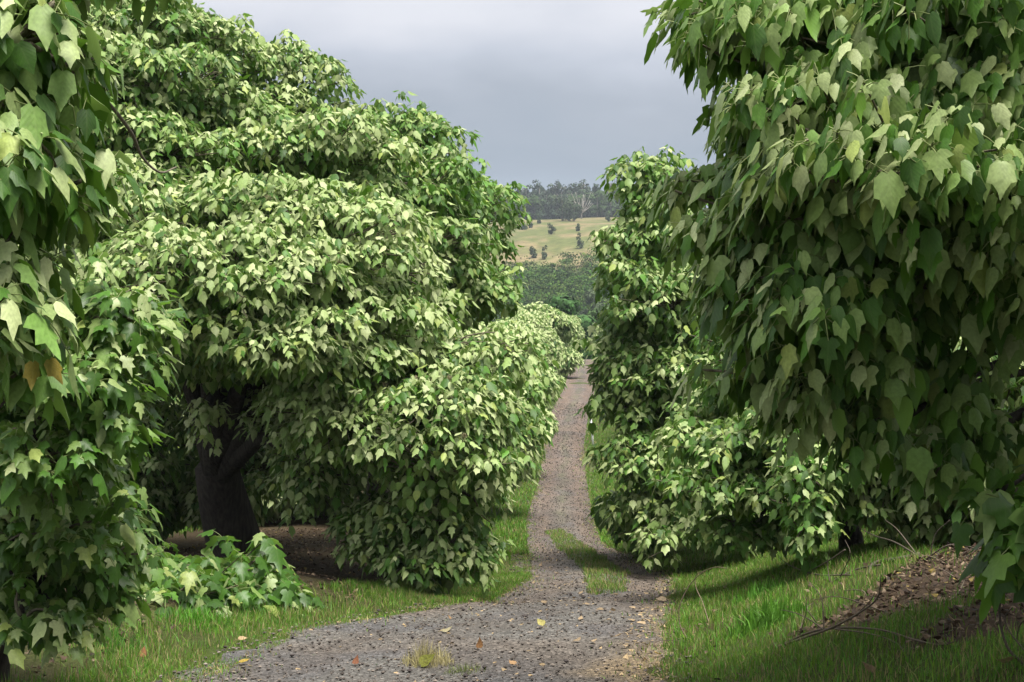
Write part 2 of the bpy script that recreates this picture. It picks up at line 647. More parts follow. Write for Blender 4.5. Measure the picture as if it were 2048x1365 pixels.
k = (sstep(0, .6, vnoise(uu * 9, ry * .5, 1.0, 57) + .5 * vnoise(rx, ry, .25, 58)) * .45)[:, None]
tint = tint * (1 - k) + np.array([.095, .078, .066]) * k
k = (sstep(.15, .7, vnoise(uu * 14, ry * .25, 1.0, 59) + .4 * vnoise(rx, ry, .6, 60)) * .4 * sstep(16, 24, ry))[:, None]
tint = tint * (1 - k) + np.array([.24, .19, .15]) * k
k = (sstep(0, .5, vnoise(rx, ry * .35, .8, 63) + .7 * vnoise(rx, ry * .3, .35, 64)) * .5 * sstep(25, 50, ry))[:, None]
tint = tint * (1 - k) + np.array([.075, .065, .06]) * k
k = ((np.exp(-((np.abs(uu - .5) - .27) / .10) ** 2)) * sstep(15, 22, ry) * (.45 + .3 * vnoise(rx, ry, .7, 66)))[:, None]
tint = tint * (1 - k) + np.array([.150, .105, .078]) * k
k = (np.exp(-((uu - .5) / .09) ** 2) * sstep(20, 34, ry) * (.35 + .35 * vnoise(rx, ry * .4, .5, 67))).clip(0, 1)[:, None]
tint = tint * (1 - k) + np.array([.10, .105, .062]) * k
ny, nx = RX.shape
idx = np.arange(nx * ny).reshape(ny, nx)
quads = np.stack([idx[:-1, :-1], idx[:-1, 1:], idx[1:, 1:], idx[1:, :-1]], -1).reshape(-1, 4)
g = Geo()
g.add(np.stack([rx, ry, RZ.ravel()], -1), None, quads, tint)
tag(link("gravel_track", g.mesh("gravel_track", [road_material()])), kind="structure")

# loose cinder stones on the track
_ico = np.array([(0, 0, 1), (.9, 0, .45), (.28, .85, .45), (-.72, .53, .45), (-.72, -.53, .45), (.28, -.85, .45), (0, 0, -.6)])
_icot = np.array([(0, 1, 2), (0, 2, 3), (0, 3, 4), (0, 4, 5), (0, 5, 1), (6, 2, 1), (6, 3, 2), (6, 4, 3), (6, 5, 4), (6, 1, 5)])
n = 26000
sy = 9 + 75 * rng.random(n) ** 2.4
sx = ledge(sy) - .25 + (redge(sy) - ledge(sy) + .45) * rng.random(n)
ss = (.005 + .014 * rng.random(n) ** 4) * (1 + sy / 45)
big = rng.random(n) < .004
ss[big] = rng.uniform(.02, .04, big.sum())
v = _ico[None] * ss[:, None, None] * rng.uniform(.6, 1.3, (n, 7, 3)) * np.array([1, 1, .75])
ca = rng.random(n) * 6.28
vx = v[..., 0] * np.cos(ca)[:, None] - v[..., 1] * np.sin(ca)[:, None]
vy = v[..., 0] * np.sin(ca)[:, None] + v[..., 1] * np.cos(ca)[:, None]
v = np.stack([vx + sx[:, None], vy + sy[:, None], v[..., 2] + (ground(sx, sy) + .008 + ss * .3)[:, None]], -1)
base = np.where(rng.random((n, 1)) < .72, np.array([[.085, .072, .063]]), np.array([[.175, .148, .126]])) * rng.uniform(.6, 1.4, (n, 1))
base[big] = np.array([.05, .042, .04])
g = Geo()
g.add(v.reshape(-1, 3), (_icot[None] + (np.arange(n) * 7)[:, None, None]).reshape(-1, 3), None, np.repeat(base, 7, 0))
tag(link("gravel", g.mesh("gravel", [M_STONE], smooth=False)), kind="stuff")


# ------------------------------------------------------------------ leaves
def template(mid, outl):
    """leaf blade: midrib stations, outline point per station, tip"""
    n = len(mid)
    v = [(0, m) for m in mid] + [(0, 1.0)] + [(x, y) for x, y in outl] + [(-x, y) for x, y in outl]
    q, t = [], []
    r, l = n + 1, 2 * n + 1
    for i in range(n - 1):
        q.append((i, r + i, r + i + 1, i + 1))
        q.append((i, i + 1, l + i + 1, l + i))
    t.append((n - 1, r + n - 1, n))
    t.append((n - 1, n, l + n - 1))
    return np.array(v, float), np.array(t), np.array(q)


T_OVAL = template([0, .12, .33, .50, .56, .77], [(.12, -.07), (.33, .06), (.38, .26), (.42, .49), (.25, .56), (.105, .79)])
T_PLAIN = template([0, .12, .36, .60, .80], [(.12, -.07), (.32, .05), (.38, .28), (.27, .58), (.12, .80)])
T_LOBED = template([0, .06, .20, .30, .44, .54, .78], [(.14, -.12), (.38, -.08), (.56, .08), (.34, .22), (.47, .50), (.19, .53), (.10, .79)])
T_FAR = template([0, .42], [(.14, -.04), (.36, .36)])


def add_leaves(g, base, t, nrm, L, W, tmpl, tint, fold=None, curl=None, mat=0):
    n = len(base)
    if n == 0: return
    tv, tt, tq = tmpl
    k = len(tv)
    t = unit(t)
    nrm = unit(nrm - (nrm * t).sum(-1, keepdims=True) * t)
    b = np.cross(t, nrm)
    fold = rng.uniform(.12, .5, n) if fold is None else fold
    curl = rng.uniform(-.02, .28, n) if curl is None else curl
    x = tv[None, :, 0] * W[:, None]
    y = np.repeat(tv[None, :, 1], n, 0)
    skew = rng.normal(0, .07, n)[:, None]
    x = x + skew * y * y
    y = y + .06 * rng.normal(0, 1, (n, 1)) * x
    ph = rng.random((n, 1)) * 6.28
    z = -fold[:, None] * np.abs(x) - curl[:, None] * y * y + .032 * np.sin(y * 17 + ph + np.sign(x) * 1.3) * (np.abs(x) > .05)
    v = base[:, None] + L[:, None, None] * (x[..., None] * b[:, None] + y[..., None] * t[:, None] + z[..., None] * nrm[:, None])
    off = (np.arange(n) * k)[:, None, None]
    uv = np.zeros((n, k, 3))
    uv[..., 0] = tv[None, :, 0]
    uv[..., 1] = tv[None, :, 1]
    # each leaf samples its own patch of the mottling noise
    uv[..., 2] = rng.random(n)[:, None] * 200
    g.add(v.reshape(-1, 3), (tt[None] + off).reshape(-1, 3), (tq[None] + off).reshape(-1, 4), np.repeat(tint, k, 0), uv.reshape(-1, 3), mat)


def add_stalks(g, a, b, r, tint, mat=0):
    """thin three sided leaf stalks with a slight sag"""
    n = len(a)
    d = unit(b - a)
    s1 = unit(np.cross(d, np.array([.3, .2, .93])))
    s2 = np.cross(d, s1)
    m = (a + b) / 2 + np.array([0, 0, 1]) * (.06 * np.linalg.norm(b - a, axis=1))[:, None]
    ang = np.array([0, 2.094, 4.189])
    rows = []
    for c in (a, m, b):
        rows.append(c[:, None] + r * (np.cos(ang)[None, :, None] * s1[:, None] + np.sin(ang)[None, :, None] * s2[:, None]))
    v = np.concatenate(rows, 1)
    q = []
    for i in range(2):
        for j in range(3):
            q.append((i * 3 + j, i * 3 + (j + 1) % 3, i * 3 + 3 + (j + 1) % 3, i * 3 + 3 + j))
    off = (np.arange(n) * 9)[:, None, None]
    g.add(v.reshape(-1, 3), None, (np.array(q)[None] + off).reshape(-1, 4), tint, None, mat)


PALE = np.array([.42, .475, .235])
SAGE = np.array([.235, .325, .105])
GREEN = np.array([.085, .215, .024])
DEEP = np.array([.035, .085, .018])
YOUNG = np.array([.30, .37, .10])


def leaf_tints(n, pale, green_bias):
    """pale powdery through to deep green, per leaf"""
    p = np.clip(pale + rng.normal(0, .22, n), 0, 1)
    c = np.where((p < .5)[:, None], GREEN + (SAGE - GREEN) * (p / .5)[:, None], SAGE + (PALE - SAGE) * ((p - .5) / .5)[:, None])
    gb = rng.random(n) < green_bias
    c[gb] = GREEN * .8 + (DEEP - GREEN) * rng.random((gb.sum(), 1)) * .7
    yg = rng.random(n) < .04
    c[yg] = YOUNG
    return c * rng.uniform(.85, 1.15, (n, 1))


def rosettes(g, ctr, axis, L, nper, tmpl, pale, gb, droop=.75, stalk=True, petiole=.75, mat=0, lobes=None, face=(0, 0, 0)):
    """whorls of long stalked drooping leaves at the branch tips"""
    m = len(ctr)
    if m == 0: return
    cnt = rng.integers(max(3, nper - 2), nper + 3, m)
    own = np.repeat(np.arange(m), cnt)
    n = len(own)
    axis = unit(axis)
    ref = np.where(np.abs(axis[:, 2:3]) < .9, np.array([[0, 0, 1.0]]), np.array([[1.0, 0, 0]]))
    e1 = unit(np.cross(axis, ref))
    e2 = np.cross(axis, e1)
    kk = np.concatenate([np.arange(c) / c for c in cnt])
    th = np.arange(n) * 2.39996 + rng.normal(0, .25, n)
    ph = R(25) + kk * R(78) + rng.normal(0, .14, n)
    A, E1, E2 = axis[own], e1[own], e2[own]
    d = A * np.cos(ph)[:, None] + (E1 * np.cos(th)[:, None] + E2 * np.sin(th)[:, None]) * np.sin(ph)[:, None]
    LL = L * rng.normal(1, .24, n).clip(.45, 1.55) * (.72 + .36 * kk)
    pl = LL * petiole * rng.uniform(.55, 1.3, n)
    c0 = ctr[own] + A * (rng.uniform(-.35, .12, n) * L)[:, None]
    base = c0 + d * pl[:, None] + np.array([0, 0, -1]) * (pl * .18)[:, None]
    dr = droop * (.35 + .95 * kk)[:, None]
    t = d * np.array([.6, .6, .2]) + np.array([[0, 0, -1.0]]) * dr + rng.normal(0, .15, (n, 3))
    hor = unit(d * np.array([1, 1, .2]) + A * np.array([.5, .5, .0]) + 1e-6)
    nr = hor * .7 + np.array([0, 0, .75]) + rng.normal(0, .18, (n, 3)) + np.asarray(face)
    t = t + np.asarray(face) * np.array([.25, .25, 0])
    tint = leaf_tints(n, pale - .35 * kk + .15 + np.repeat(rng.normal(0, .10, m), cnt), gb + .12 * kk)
    W = rng.uniform(.62, .86, n)
    if stalk:
        add_stalks(g, c0, base, .0022 + .004 * L, (.26, .31, .12), mat)
    if lobes is None: lobes = .0
    pick = rng.random(n)
    for tm_, sel in ((T_LOBED, pick < lobes), (T_PLAIN if tmpl is not T_FAR else T_FAR, (pick >= lobes) & (pick < lobes + .18 * (1 - lobes))), (tmpl, pick >= lobes + .18 * (1 - lobes))):
        add_leaves(g, base[sel], t[sel], nr[sel], LL[sel], W[sel], tm_, tint[sel], mat=mat)


def ellipsoid_tips(c, r, spacing, low=-.3, keep_back=.45):
    """branch tip spots spread over an ellipsoid's upper and outer skin"""
    a = 4 * np.pi * (((r[0] * r[1]) ** 1.6 + (r[0] * r[2]) ** 1.6 + (r[1] * r[2]) ** 1.6) / 3) ** (1 / 1.6)
    n = max(5, int(a / spacing ** 2))
    i = np.arange(n) + .5
    ph = np.arccos(1 - 2 * i / n)
    th = np.pi * (1 + 5 ** .5) * i + rng.random() * 6.28
    u = np.stack([np.cos(th) * np.sin(ph), np.sin(th) * np.sin(ph), np.cos(ph)], -1)
    u = unit(u + rng.normal(0, .35 / n ** .5, (n, 3)))
    p = c + u * r * rng.uniform(.86, 1.1, (n, 1))
    nr = unit(u / r)
    keep = (nr[:, 2] > low) | (rng.random(n) < .25)
    back = (nr * unit(c - np.array([0, 0, CZ]))[None]).sum(-1) > .45
    keep &= ~back | (rng.random(n) < keep_back)
    return p[keep], nr[keep]


def tiers(p, r, size, low, keep_back):
    """small leafy domes spread over a bough's outline: light on top, dark hollows between"""
    if max(r[0], r[2]) < size * 1.15: return [(p, r)]
    out = []
    tp, nr = ellipsoid_tips(p, r, size * 1.55, low - .25, keep_back)
    for q, n_ in zip(tp, nr):
        k = size * rng.uniform(.6, 1.3)
        out.append((q - n_ * k * .25, np.array([k, k, k * .40]) * rng.uniform(.85, 1.15, 3)))
    return out


def kukui(name, label, clumps, L, base, trunk_r=.16, pale=.55, gb=.18, lobes=.12, nper=9, spacing=1.35, low=-.1, group=None,
          tmpl=T_OVAL, stalk=True, droop=.85, fill=.6, mats=None, lean=(0, 0), twigs=True, up=.5, cat="tree", shrink=.7, clear=.8, tier=.42, minfork=.7, face=(0, 0, 0), limb=.5, flowers=0, keep_back=.45):
    """one broad-leaved tree: trunk with limbs, crown built of leafy tiers"""
    base = np.asarray(base, float)
    root = thing(name, label, cat, tuple(base), group)
    gt, gc = Geo(), Geo()
    cs = []
    for c in clumps:
        px, py, d, rx, ry = c[:5]
        p = P(px, py, d)
        rxm, rzm = rx / F * d, ry / F * d
        rym = c[5] if len(c) > 5 else .5 * (rxm + rzm) * 1.1
        rr_ = np.array([rxm, rym, rzm])
        rr_ = np.maximum(rr_ - L * shrink, rr_ * .3)
        cs.append((p + np.array([0, 0, L * .3]), rr_, c[6] if len(c) > 6 else {}))
    # trunk and limbs
    bark = (.040, .034, .028)
    mean = np.mean([c[0] for c in cs], 0)
    fork = base + np.array([lean[0], lean[1], 0]) + np.array([0, 0, max(minfork, (mean[2] - base[2]) * .42)])
    fork[:2] += .25 * (mean[:2] - base[:2])
    tr = bez([base - np.array([0, 0, .3]), base + (fork - base) * .5 + rng.normal(0, .05, 3), fork], 6)
    rad = np.linspace(trunk_r * 1.25, trunk_r * .85, len(tr))
    rad[:3] *= np.array([1.5, 1.25, 1.1])
    tube(gt, tr, rad, 10, bark)
    for p, r_, o in cs:
        midp = fork + (p - fork) * .5 + np.array([0, 0, .15 * np.linalg.norm(p - fork)]) + rng.normal(0, .06, 3)
        pts = bez([fork - (0, 0, .15), midp, p - np.array([0, 0, .2 * r_[2]])], 6)
        pts = pts + rng.normal(0, .012, pts.shape)
        tube(gt, pts, np.linspace(trunk_r * limb, .015, len(pts)), 7, bark)
    tips_all = []
    for p, r_, o in cs:
        o = dict(pale=pale + rng.normal(0, .12), gb=max(.02, gb + rng.normal(0, .08)), **o)
        T = tiers(p, r_, tier, low, keep_back)
        E = [ellipsoid_tips(a_, b_, L * spacing * o.get('sp', 1), o.get('low', low), keep_back) for a_, b_ in T]
        tp, nr = np.concatenate([e[0] for e in E]), np.concatenate([e[1] for e in E])
        ok = np.ones(len(tp), bool)
        for p2, r2, _ in cs:
            if p2 is p: continue
            ok &= (((tp - p2) / (r2 * .72)) ** 2).sum(-1) > 1
        ok &= tp[:, 2] > ground(tp[:, 0], tp[:, 1]) + L * clear
        tp, nr = tp[ok], nr[ok]
        stray = rng.random(len(tp)) < .12
        tp = tp + nr * (stray * rng.uniform(.4, 1.6, len(tp)) * L)[:, None]
        ax = unit(nr + np.array([0, 0, up]))
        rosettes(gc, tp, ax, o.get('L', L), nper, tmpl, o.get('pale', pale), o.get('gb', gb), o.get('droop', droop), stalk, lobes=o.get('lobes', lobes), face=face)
        tips_all.append(tp)
        if twigs and len(tp):
            for q in tp[rng.random(len(tp)) < .5]:
                m_ = (p + q) / 2 + rng.normal(0, .05, 3)
                tube(gc, bez([p + (q - p) * .1, m_, q], 3), np.linspace(.016, .006, 5), 4, (.13, .115, .08), 1, cap=False)
        # less pale, greener leaves deeper inside the tier
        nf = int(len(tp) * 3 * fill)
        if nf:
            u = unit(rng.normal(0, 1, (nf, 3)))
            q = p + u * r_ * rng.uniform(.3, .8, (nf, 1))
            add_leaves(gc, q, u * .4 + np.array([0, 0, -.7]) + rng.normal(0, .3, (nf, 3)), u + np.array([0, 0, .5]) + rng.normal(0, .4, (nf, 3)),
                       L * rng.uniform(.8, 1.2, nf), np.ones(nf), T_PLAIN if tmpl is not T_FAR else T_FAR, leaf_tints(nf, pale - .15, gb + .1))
    mats = mats or [M_LEAF, M_BARK]
    link("crown", gc.mesh("crown", mats), root)
    link("trunk", gt.mesh("trunk", [M_BARK]), root)
    if flowers:
        tp = np.concatenate(tips_all)
        vis = tp[(tp[:, 2] > np.quantile(tp[:, 2], .3)) & (tp[:, 1] < np.quantile(tp[:, 1], .7))]
        for q in vis[rng.permutation(len(vis))[:flowers]]:
            gf = Geo()
            m = 34
            u = unit(rng.normal(0, 1, (m, 3)) + np.array([0, 0, 1.1]))
            hh = q + np.array([0, 0, L * .35]) + u * L * np.array([.42, .42, .34]) * rng.uniform(.4, 1, (m, 1))
            add_stalks(gf, np.repeat(q[None], m, 0) + np.array([0, 0, L * .1]), hh, .0022, (.34, .30, .18))
            v = _ico[None] * L * .035 * rng.uniform(.6, 1.3, (m, 1, 1)) + hh[:, None]
            gf.add(v.reshape(-1, 3), (_icot[None] + (np.arange(m) * 7)[:, None, None]).reshape(-1, 3), None, (.50, .42, .27))
            link("flower_cluster", gf.mesh("flower_cluster", [M_FLOWER]), root)
    return root


def B(x, y, dz=0.0):
    return np.array([x, y, float(ground(x, y)) + dz])


# ---- left of the track
kukui("kukui_tree", "large rounded candlenut tree left of the track with a dark hollow and forked trunk below", [
    (310, 470, 18.3, 180, 110), (520, 430, 18.6, 180, 90), (640, 520, 17.7, 150, 130), (470, 560, 16.8, 210, 120), (720, 640, 18.0, 130, 130),
    (590, 690, 17.1, 140, 150), (780, 550, 18.8, 110, 90), (690, 830, 18.0, 110, 170), (630, 960, 18.6, 90, 110), (230, 580, 17.8, 130, 110),
    (380, 650, 17.1, 150, 100), (820, 640, 20.0, 80, 120), (450, 700, 18.8, 190, 120), (430, 700, 21.5, 240, 110, 2.32),
    (640, 830, 20.6, 120, 120, 1.16), (500, 640, 23.2, 320, 200, 2.17), (410, 840, 18.0, 50, 45, 0.36)],
    .135, B(-4.15, 22.0), .38, pale=.68, gb=.14, lobes=.1, flowers=22, tier=.58, lean=(-.5, 0))
kukui("kukui_tree", "tall candlenut tree rising behind the large rounded one at the upper left", [
    (270, 90, 21.3, 170, 100), (110, 150, 20.4, 180, 140), (310, 200, 20.2, 180, 100), (440, 125, 21.8, 90, 70), (420, 260, 21.3, 150, 90),
    (500, 150, 22.7, 90, 70), (575, 150, 23.0, 75, 75), (640, 180, 23.0, 72, 75), (560, 240, 23.2, 140, 80), (510, 330, 21.0, 150, 90), (640, 320, 21.0, 150, 100), (320, 330, 19.6, 150, 90),
    (730, 410, 21.0, 100, 90), (190, 300, 19.3, 160, 110), (110, 420, 19.3, 150, 120), (240, 400, 19.0, 120, 90), (200, 10, 22.4, 130, 110), (330, 75, 21.8, 110, 70), (400, 90, 22.1, 70, 50), (60, 40, 21.7, 150, 130), (300, 450, 24.5, 420, 250, 2.24), (290, 900, 24.2, 190, 140, 1.0), (450, 960, 24.8, 150, 110, .9), (330, 1010, 25, 150, 90, .8)],
    .140, B(-6.7, 25.5), .34, pale=.62, gb=.18, lobes=.1, flowers=8, tier=.58)
kukui("kukui_tree", "dark layered candlenut tree leaning towards the sky gap left of the track", [
    (732, 275, 24.4, 100, 70), (842, 285, 24.2, 90, 55), (877, 325, 23.4, 55, 42), (852, 390, 23.1, 100, 70), (872, 430, 23.4, 55, 80), (822, 500, 23.1, 120, 90),
    (882, 540, 23.4, 75, 70), (937, 600, 23.4, 70, 55), (877, 600, 24.2, 130, 80), (772, 400, 23.9, 100, 100), (987, 590, 24.1, 40, 45), (752, 600, 24.4, 120, 130), (832, 480, 26.7, 170, 170, 1.69)],
    .150, B(-2.7, 27.0), .22, pale=.42, gb=.3, lobes=.05, flowers=6, tier=.58)
kukui("kukui_tree", "low spreading candlenut tree with branches hanging over the left wheel track", [
    (872, 725, 18.3, 150, 65), (934, 725, 18.5, 85, 60), (842, 835, 17.5, 140, 100), (919, 830, 17.5, 120, 100), (984, 905, 18.3, 60, 105),
    (862, 945, 17.3, 150, 120), (939, 985, 17.8, 80, 95), (852, 1045, 17.9, 110, 75), (894, 1060, 18.3, 75, 60), (872, 840, 20.4, 190, 150, 1.40), (802, 1090, 18.0, 110, 60, 0.47), (892, 1100, 17.8, 90, 50, 0.47), (762, 1060, 18.6, 110, 80, .7), (842, 1115, 18.2, 120, 45, .5)],
    .135, B(-1.85, 20.6), .20, pale=.58, gb=.2, lobes=.1, flowers=6, tier=.58)
kukui("kukui_tree", "candlenut tree with big leaves at the left edge, closest to the viewer", [
    (20, 120, 5.3, 200, 180, .5), (10, 380, 5.2, 190, 220, .5), (-30, 640, 5.2, 180, 190, .5), (50, 770, 5.4, 100, 90, .2), (-180, 300, 5.9, 300, 500, .9), (30, -80, 5.5, 260, 170, .5)],
    .132, B(-2.9, 5.7), .17, pale=.56, gb=.22, lobes=.15, spacing=1.1, tier=.3, shrink=.95, fill=.9, keep_back=.8, droop=1.2)
kukui("kukui_tree", "young candlenut tree with glossy lobed leaves filling the lower left corner", [
    (130, 640, 9.0, 150, 90), (240, 650, 8.6, 100, 90), (120, 760, 8.6, 160, 90), (220, 850, 8.6, 95, 90), (80, 930, 8.6, 140, 100),
    (150, 960, 9, 110, 80), (90, 1090, 9.2, 150, 90), (180, 1140, 9.7, 85, 90), (60, 1210, 9.6, 110, 80), (150, 1230, 10, 80, 50), (40, 1250, 9, 120, 50), (110, 1262, 9.2, 120, 50), (215, 1205, 9.8, 70, 60), (255, 1130, 10, 70, 70), (240, 1040, 9.8, 70, 70), (10, 850, 10, 220, 300, .8)],
    .130, B(-3.9, 10.6), .12, pale=.40, gb=.42, lobes=.75, spacing=1.2, tier=.3, mats=[M_LEAFD, M_BARK], low=-.5)
kukui("sucker_shrub", "low leafy suckers sprouting at the foot of the forked trunk on the left", [
    (330, 1160, 15.8, 120, 50), (440, 1168, 16.0, 120, 45), (535, 1185, 16.2, 70, 32), (410, 1195, 15.6, 150, 40), (290, 1195, 15.2, 110, 50), (340, 1215, 15.0, 120, 38)],
    .21, B(-3.5, 16.0), .04, pale=.22, gb=.7, lobes=.85, spacing=1.15, mats=[M_LEAFD, M_BARK], cat="shrub", low=-.6, nper=8, shrink=.55, clear=.15, minfork=.1)

# ---- right of the track
kukui("kukui_tree", "nearest candlenut tree on the right with large drooping leaves against the sky", [
    (1606, 110, 8.1, 218, 240, 0.72), (1850, 80, 7.5, 250, 250, 0.72), (1570, 440, 8.0, 185, 230, 0.72), (1740, 400, 7.2, 250, 250, 0.72), (2000, 400, 7.5, 230, 300, 0.72),
    (1512, 600, 8.1, 140, 150, 0.43), (1668, 265, 7.6, 235, 150, 0.6), (1900, 250, 7.4, 200, 180, 0.6), (1560, 560, 7.7, 190, 150, 0.5), (1850, 600, 7.7, 150, 130, 0.4), (1980, 640, 8.0, 110, 130, 0.36), (1630, 640, 7.4, 200, 190, 0.58), (1800, 640, 8.0, 120, 200, 0.43), (1560, 700, 7.8, 150, 100, 0.43), (1700, 735, 7.5, 150, 110, 0.43), (1850, 790, 8.1, 130, 110, 0.36), (1500, 780, 7.9, 110, 90, 0.36), (1620, 830, 7.8, 130, 100, 0.36), (1740, 880, 7.7, 120, 100, 0.36), (1860, 930, 8.0, 110, 100, 0.36), (1950, 880, 8.3, 120, 110, 0.36), (2030, 930, 8.7, 90, 140, 0.36), (1700, -60, 8.3, 260, 200, 0.87), (2150, 100, 8.6, 400, 500, 1.30), (1900, 300, 9.3, 430, 380, 0.87), (1650, 420, 9.3, 200, 400, 0.72)],
      .150, B(5.8, 10.6), .2, pale=.46, gb=.26, lobes=.12, spacing=1.05, tier=.4, shrink=.95, fill=.7, keep_back=.8, droop=1.7, face=(-.65, .12, .12), limb=.25)
kukui("kukui_tree", "pale yellowish candlenut tree behind the nearest one, above the leaf litter on the right", [
    (1800, 660, 15.7, 140, 120), (1900, 760, 15.0, 150, 120), (1780, 800, 15.5, 130, 120), (2010, 680, 15.5, 130, 150), (2010, 860, 15.2, 120, 130),
    (1860, 900, 15.5, 120, 100), (1940, 480, 16.6, 220, 160), (1740, 540, 17.1, 150, 120), (1960, 700, 17.9, 300, 300, 1.66), (1880, 1000, 15.6, 170, 100, 0.83), (1790, 980, 15.6, 110, 110, 0.6), (1960, 1060, 15.6, 140, 70, 0.5), (2030, 990, 15.2, 120, 90), (1760, 930, 16.0, 100, 90)],
    .150, B(5.7, 18.0), .18, pale=.66, gb=.15, lobes=.15)
kukui("kukui_tree", "candlenut tree with low hanging branches over the grass right of the track", [
    (1450, 900, 17.0, 110, 80), (1560, 880, 16.5, 110, 100), (1490, 985, 16.5, 100, 75), (1615, 960, 15.2, 80, 90), (1620, 1050, 15.0, 65, 75, 0.31), (1700, 920, 15.5, 100, 100),
    (1740, 1000, 15.8, 90, 80), (1570, 720, 17.5, 150, 150), (1690, 780, 17.5, 130, 150), (1500, 1060, 17.0, 110, 50, 0.62), (1600, 850, 18.8, 220, 160, 1.25)],
    .135, B(4.7, 19.6), .16, pale=.45, gb=.34, lobes=.4, low=-.4)
kukui("kukui_tree", "sunlit candlenut tree in the middle right whose branches edge the track and sky", [
    (1265, 360, 27.1, 62, 50), (1320, 400, 27.1, 60, 90), (1245, 495, 26.7, 62, 52), (1335, 480, 26.7, 90, 75), (1290, 560, 26.4, 85, 60), (1360, 620, 26.0, 110, 100),
    (1262, 650, 26.7, 55, 55), (1245, 735, 26.7, 68, 70), (1350, 760, 26.0, 110, 90), (1270, 830, 26.4, 85, 70), (1300, 930, 25.8, 90, 75), (1400, 950, 25.1, 120, 85),
    (1370, 1030, 25.3, 120, 60), (1290, 1030, 25.5, 75, 60), (1450, 1050, 24.8, 100, 55), (1400, 1075, 24.4, 130, 30, .4), (1360, 680, 28.5, 150, 290, 1.2), (1480, 800, 26.7, 120, 200)],
    .170, B(3.9, 29.3), .22, pale=.55, gb=.2, lobes=.08, flowers=4)
kukui("sucker_shrub", "small dark leafy shoot beside the grass verge at the foot of the middle right tree", [
    (1262, 1035, 29.0, 55, 40), (1300, 1045, 29.0, 45, 30)], .24, B(2.6, 29.6), .02, pale=.2, gb=.6, lobes=.3, cat="shrub", low=-.6, shrink=.3, clear=.1, minfork=.1, spacing=.9)
kukui("kukui_sapling", "young shoot with glossy star shaped leaves low at the right edge", [
    (1990, 1010, 7.6, 110, 80), (2060, 1080, 7.4, 100, 80), (2030, 1100, 7.8, 60, 60)], .215, B(3.9, 7.9), .04, pale=.2, gb=.6, lobes=.95, spacing=1.1,
    mats=[M_LEAFD, M_BARK], low=-.6, shrink=.8, cat="tree")


# ------------------------------------------------------------------ orchard trees farther along both rows
def orchard_proto(name, label, seed, L, h, w, tiers, group):
    r2 = np.random.default_rng(seed)
    root = thing(name, label, "tree", (0, 0, 0), group)
    gt, gc = Geo(), Geo()
    tube(gt, bez([(0, 0, -.3), (.05, .02, h * .2), (0, .05, h * .45)], 5), np.linspace(.2, .12, 9), 8, (.09, .08, .07))
    for i in range(tiers):
        zf = r2.uniform(.12, .9)
        rad = w * (1 - max(0, zf - .35) ** 1.5 * 1.3) * r2.uniform(.45, .75)
        an = i * 2.4 + r2.normal(0, .3)
        c = np.array([math.cos(an) * rad, math.sin(an) * rad, h * zf])
        r_ = np.array([w * .42, w * .42, h * .13]) * r2.uniform(.8, 1.25)
        pts = bez([(0, .05, h * .3), c * np.array([.5, .5, 1]) * .8, c], 4)
        tube(gt, pts, np.linspace(.07, .02, len(pts)), 5, (.09, .08, .07))
        m = max(6, int(4 * np.pi * r_[0] * (r_[0] + r_[2]) / 2 / (L * 1.35) ** 2))
        u = unit(r2.normal(0, 1, (m, 3)))
        u[:, 2] = np.abs(u[:, 2]) * np.where(r2.random(m) < .8, 1, -1)
        rosettes(gc, c + u * r_, unit(u / r_ + np.array([0, 0, .5])), L, 8, T_FAR, .82, .08, .7, stalk=False)
        q = c + u * r_ * r2.uniform(.2, .8, (m, 1))
        add_leaves(gc, q, u + np.array([0, 0, -.5]), u + np.array([0, 0, .6]), np.full(m, L * 1.3), np.ones(m) * 1.2, T_FAR, leaf_tints(m, .5, .2))
    link("crown", gc.mesh("crown", [M_LEAFF]), root)
    link("trunk", gt.mesh("trunk", [M_BARK]), root)
    return root


def copy_tree(o, loc, rz, sc, label, group):
    r = o.copy()
    COL.objects.link(r)
    r.location = loc
    r.rotation_euler = (0, 0, rz)
    r.scale = sc
    tag(r, label, None, group)
    for ch in o.children:
        c = ch.copy()
        COL.objects.link(c)
        c.parent = r
    return r


GR = "orchard trees farther along the track"
protoA = orchard_proto("orchard_tree", "pale rounded orchard tree", 3, .26, 5.4, 2.3, 26, GR)
protoB = orchard_proto("orchard_tree", "pale rounded orchard tree", 9, .28, 4.6, 2.5, 24, GR)
used = {0: False, 1: False}


def place(kind, x, y, rz, s, label, group=GR):
    p = (protoA, protoB)[kind]
    if not used[kind]:
        used[kind] = True
        p.location = B(x, y)
        p.rotation_euler = (0, 0, rz)
        p.scale = (s, s, s)
        tag(p, label, None, group)
    else:
        copy_tree(p, B(x, y), rz, (s, s, s), label, group)


place(0, -3.2, 34, .3, 1.0, "orchard tree half hidden behind the low spreading tree left of the track")
place(1, -2.0, 42, 1.9, 1.05, "second pale orchard tree back along the left of the track")
place(0, -1.2, 55, 4.1, 1.05, "third pale orchard tree back along the left, above the small grass patch")
place(1, -.6, 70, 2.2, 1.1, "bushy orchard tree overhanging the narrow part of the track from the left")
place(0, .9, 88, .9, .93, "orchard tree just left of where the track climbs to the crest")
place(1, 2.3, 104, 5.1, 1.1, "small far orchard tree left of the crest of the track")
place(0, 5.2, 139, 3.1, .84, "yellow-green orchard tree behind the crest where the track disappears")
place(1, 9.6, 140, .4, .8, "farthest orchard tree at the crest, beside the dark round trees")
place(0, 1.0, 134, 1.4, .88, "pale treetop above the left row near the crest of the track")
place(1, 8.3, 66, 2.7, 1.1, "orchard tree behind the middle right tree, past the white post")
place(0, 6.2, 39, 2.7, 1.05, "orchard tree mostly hidden behind the middle right tree")
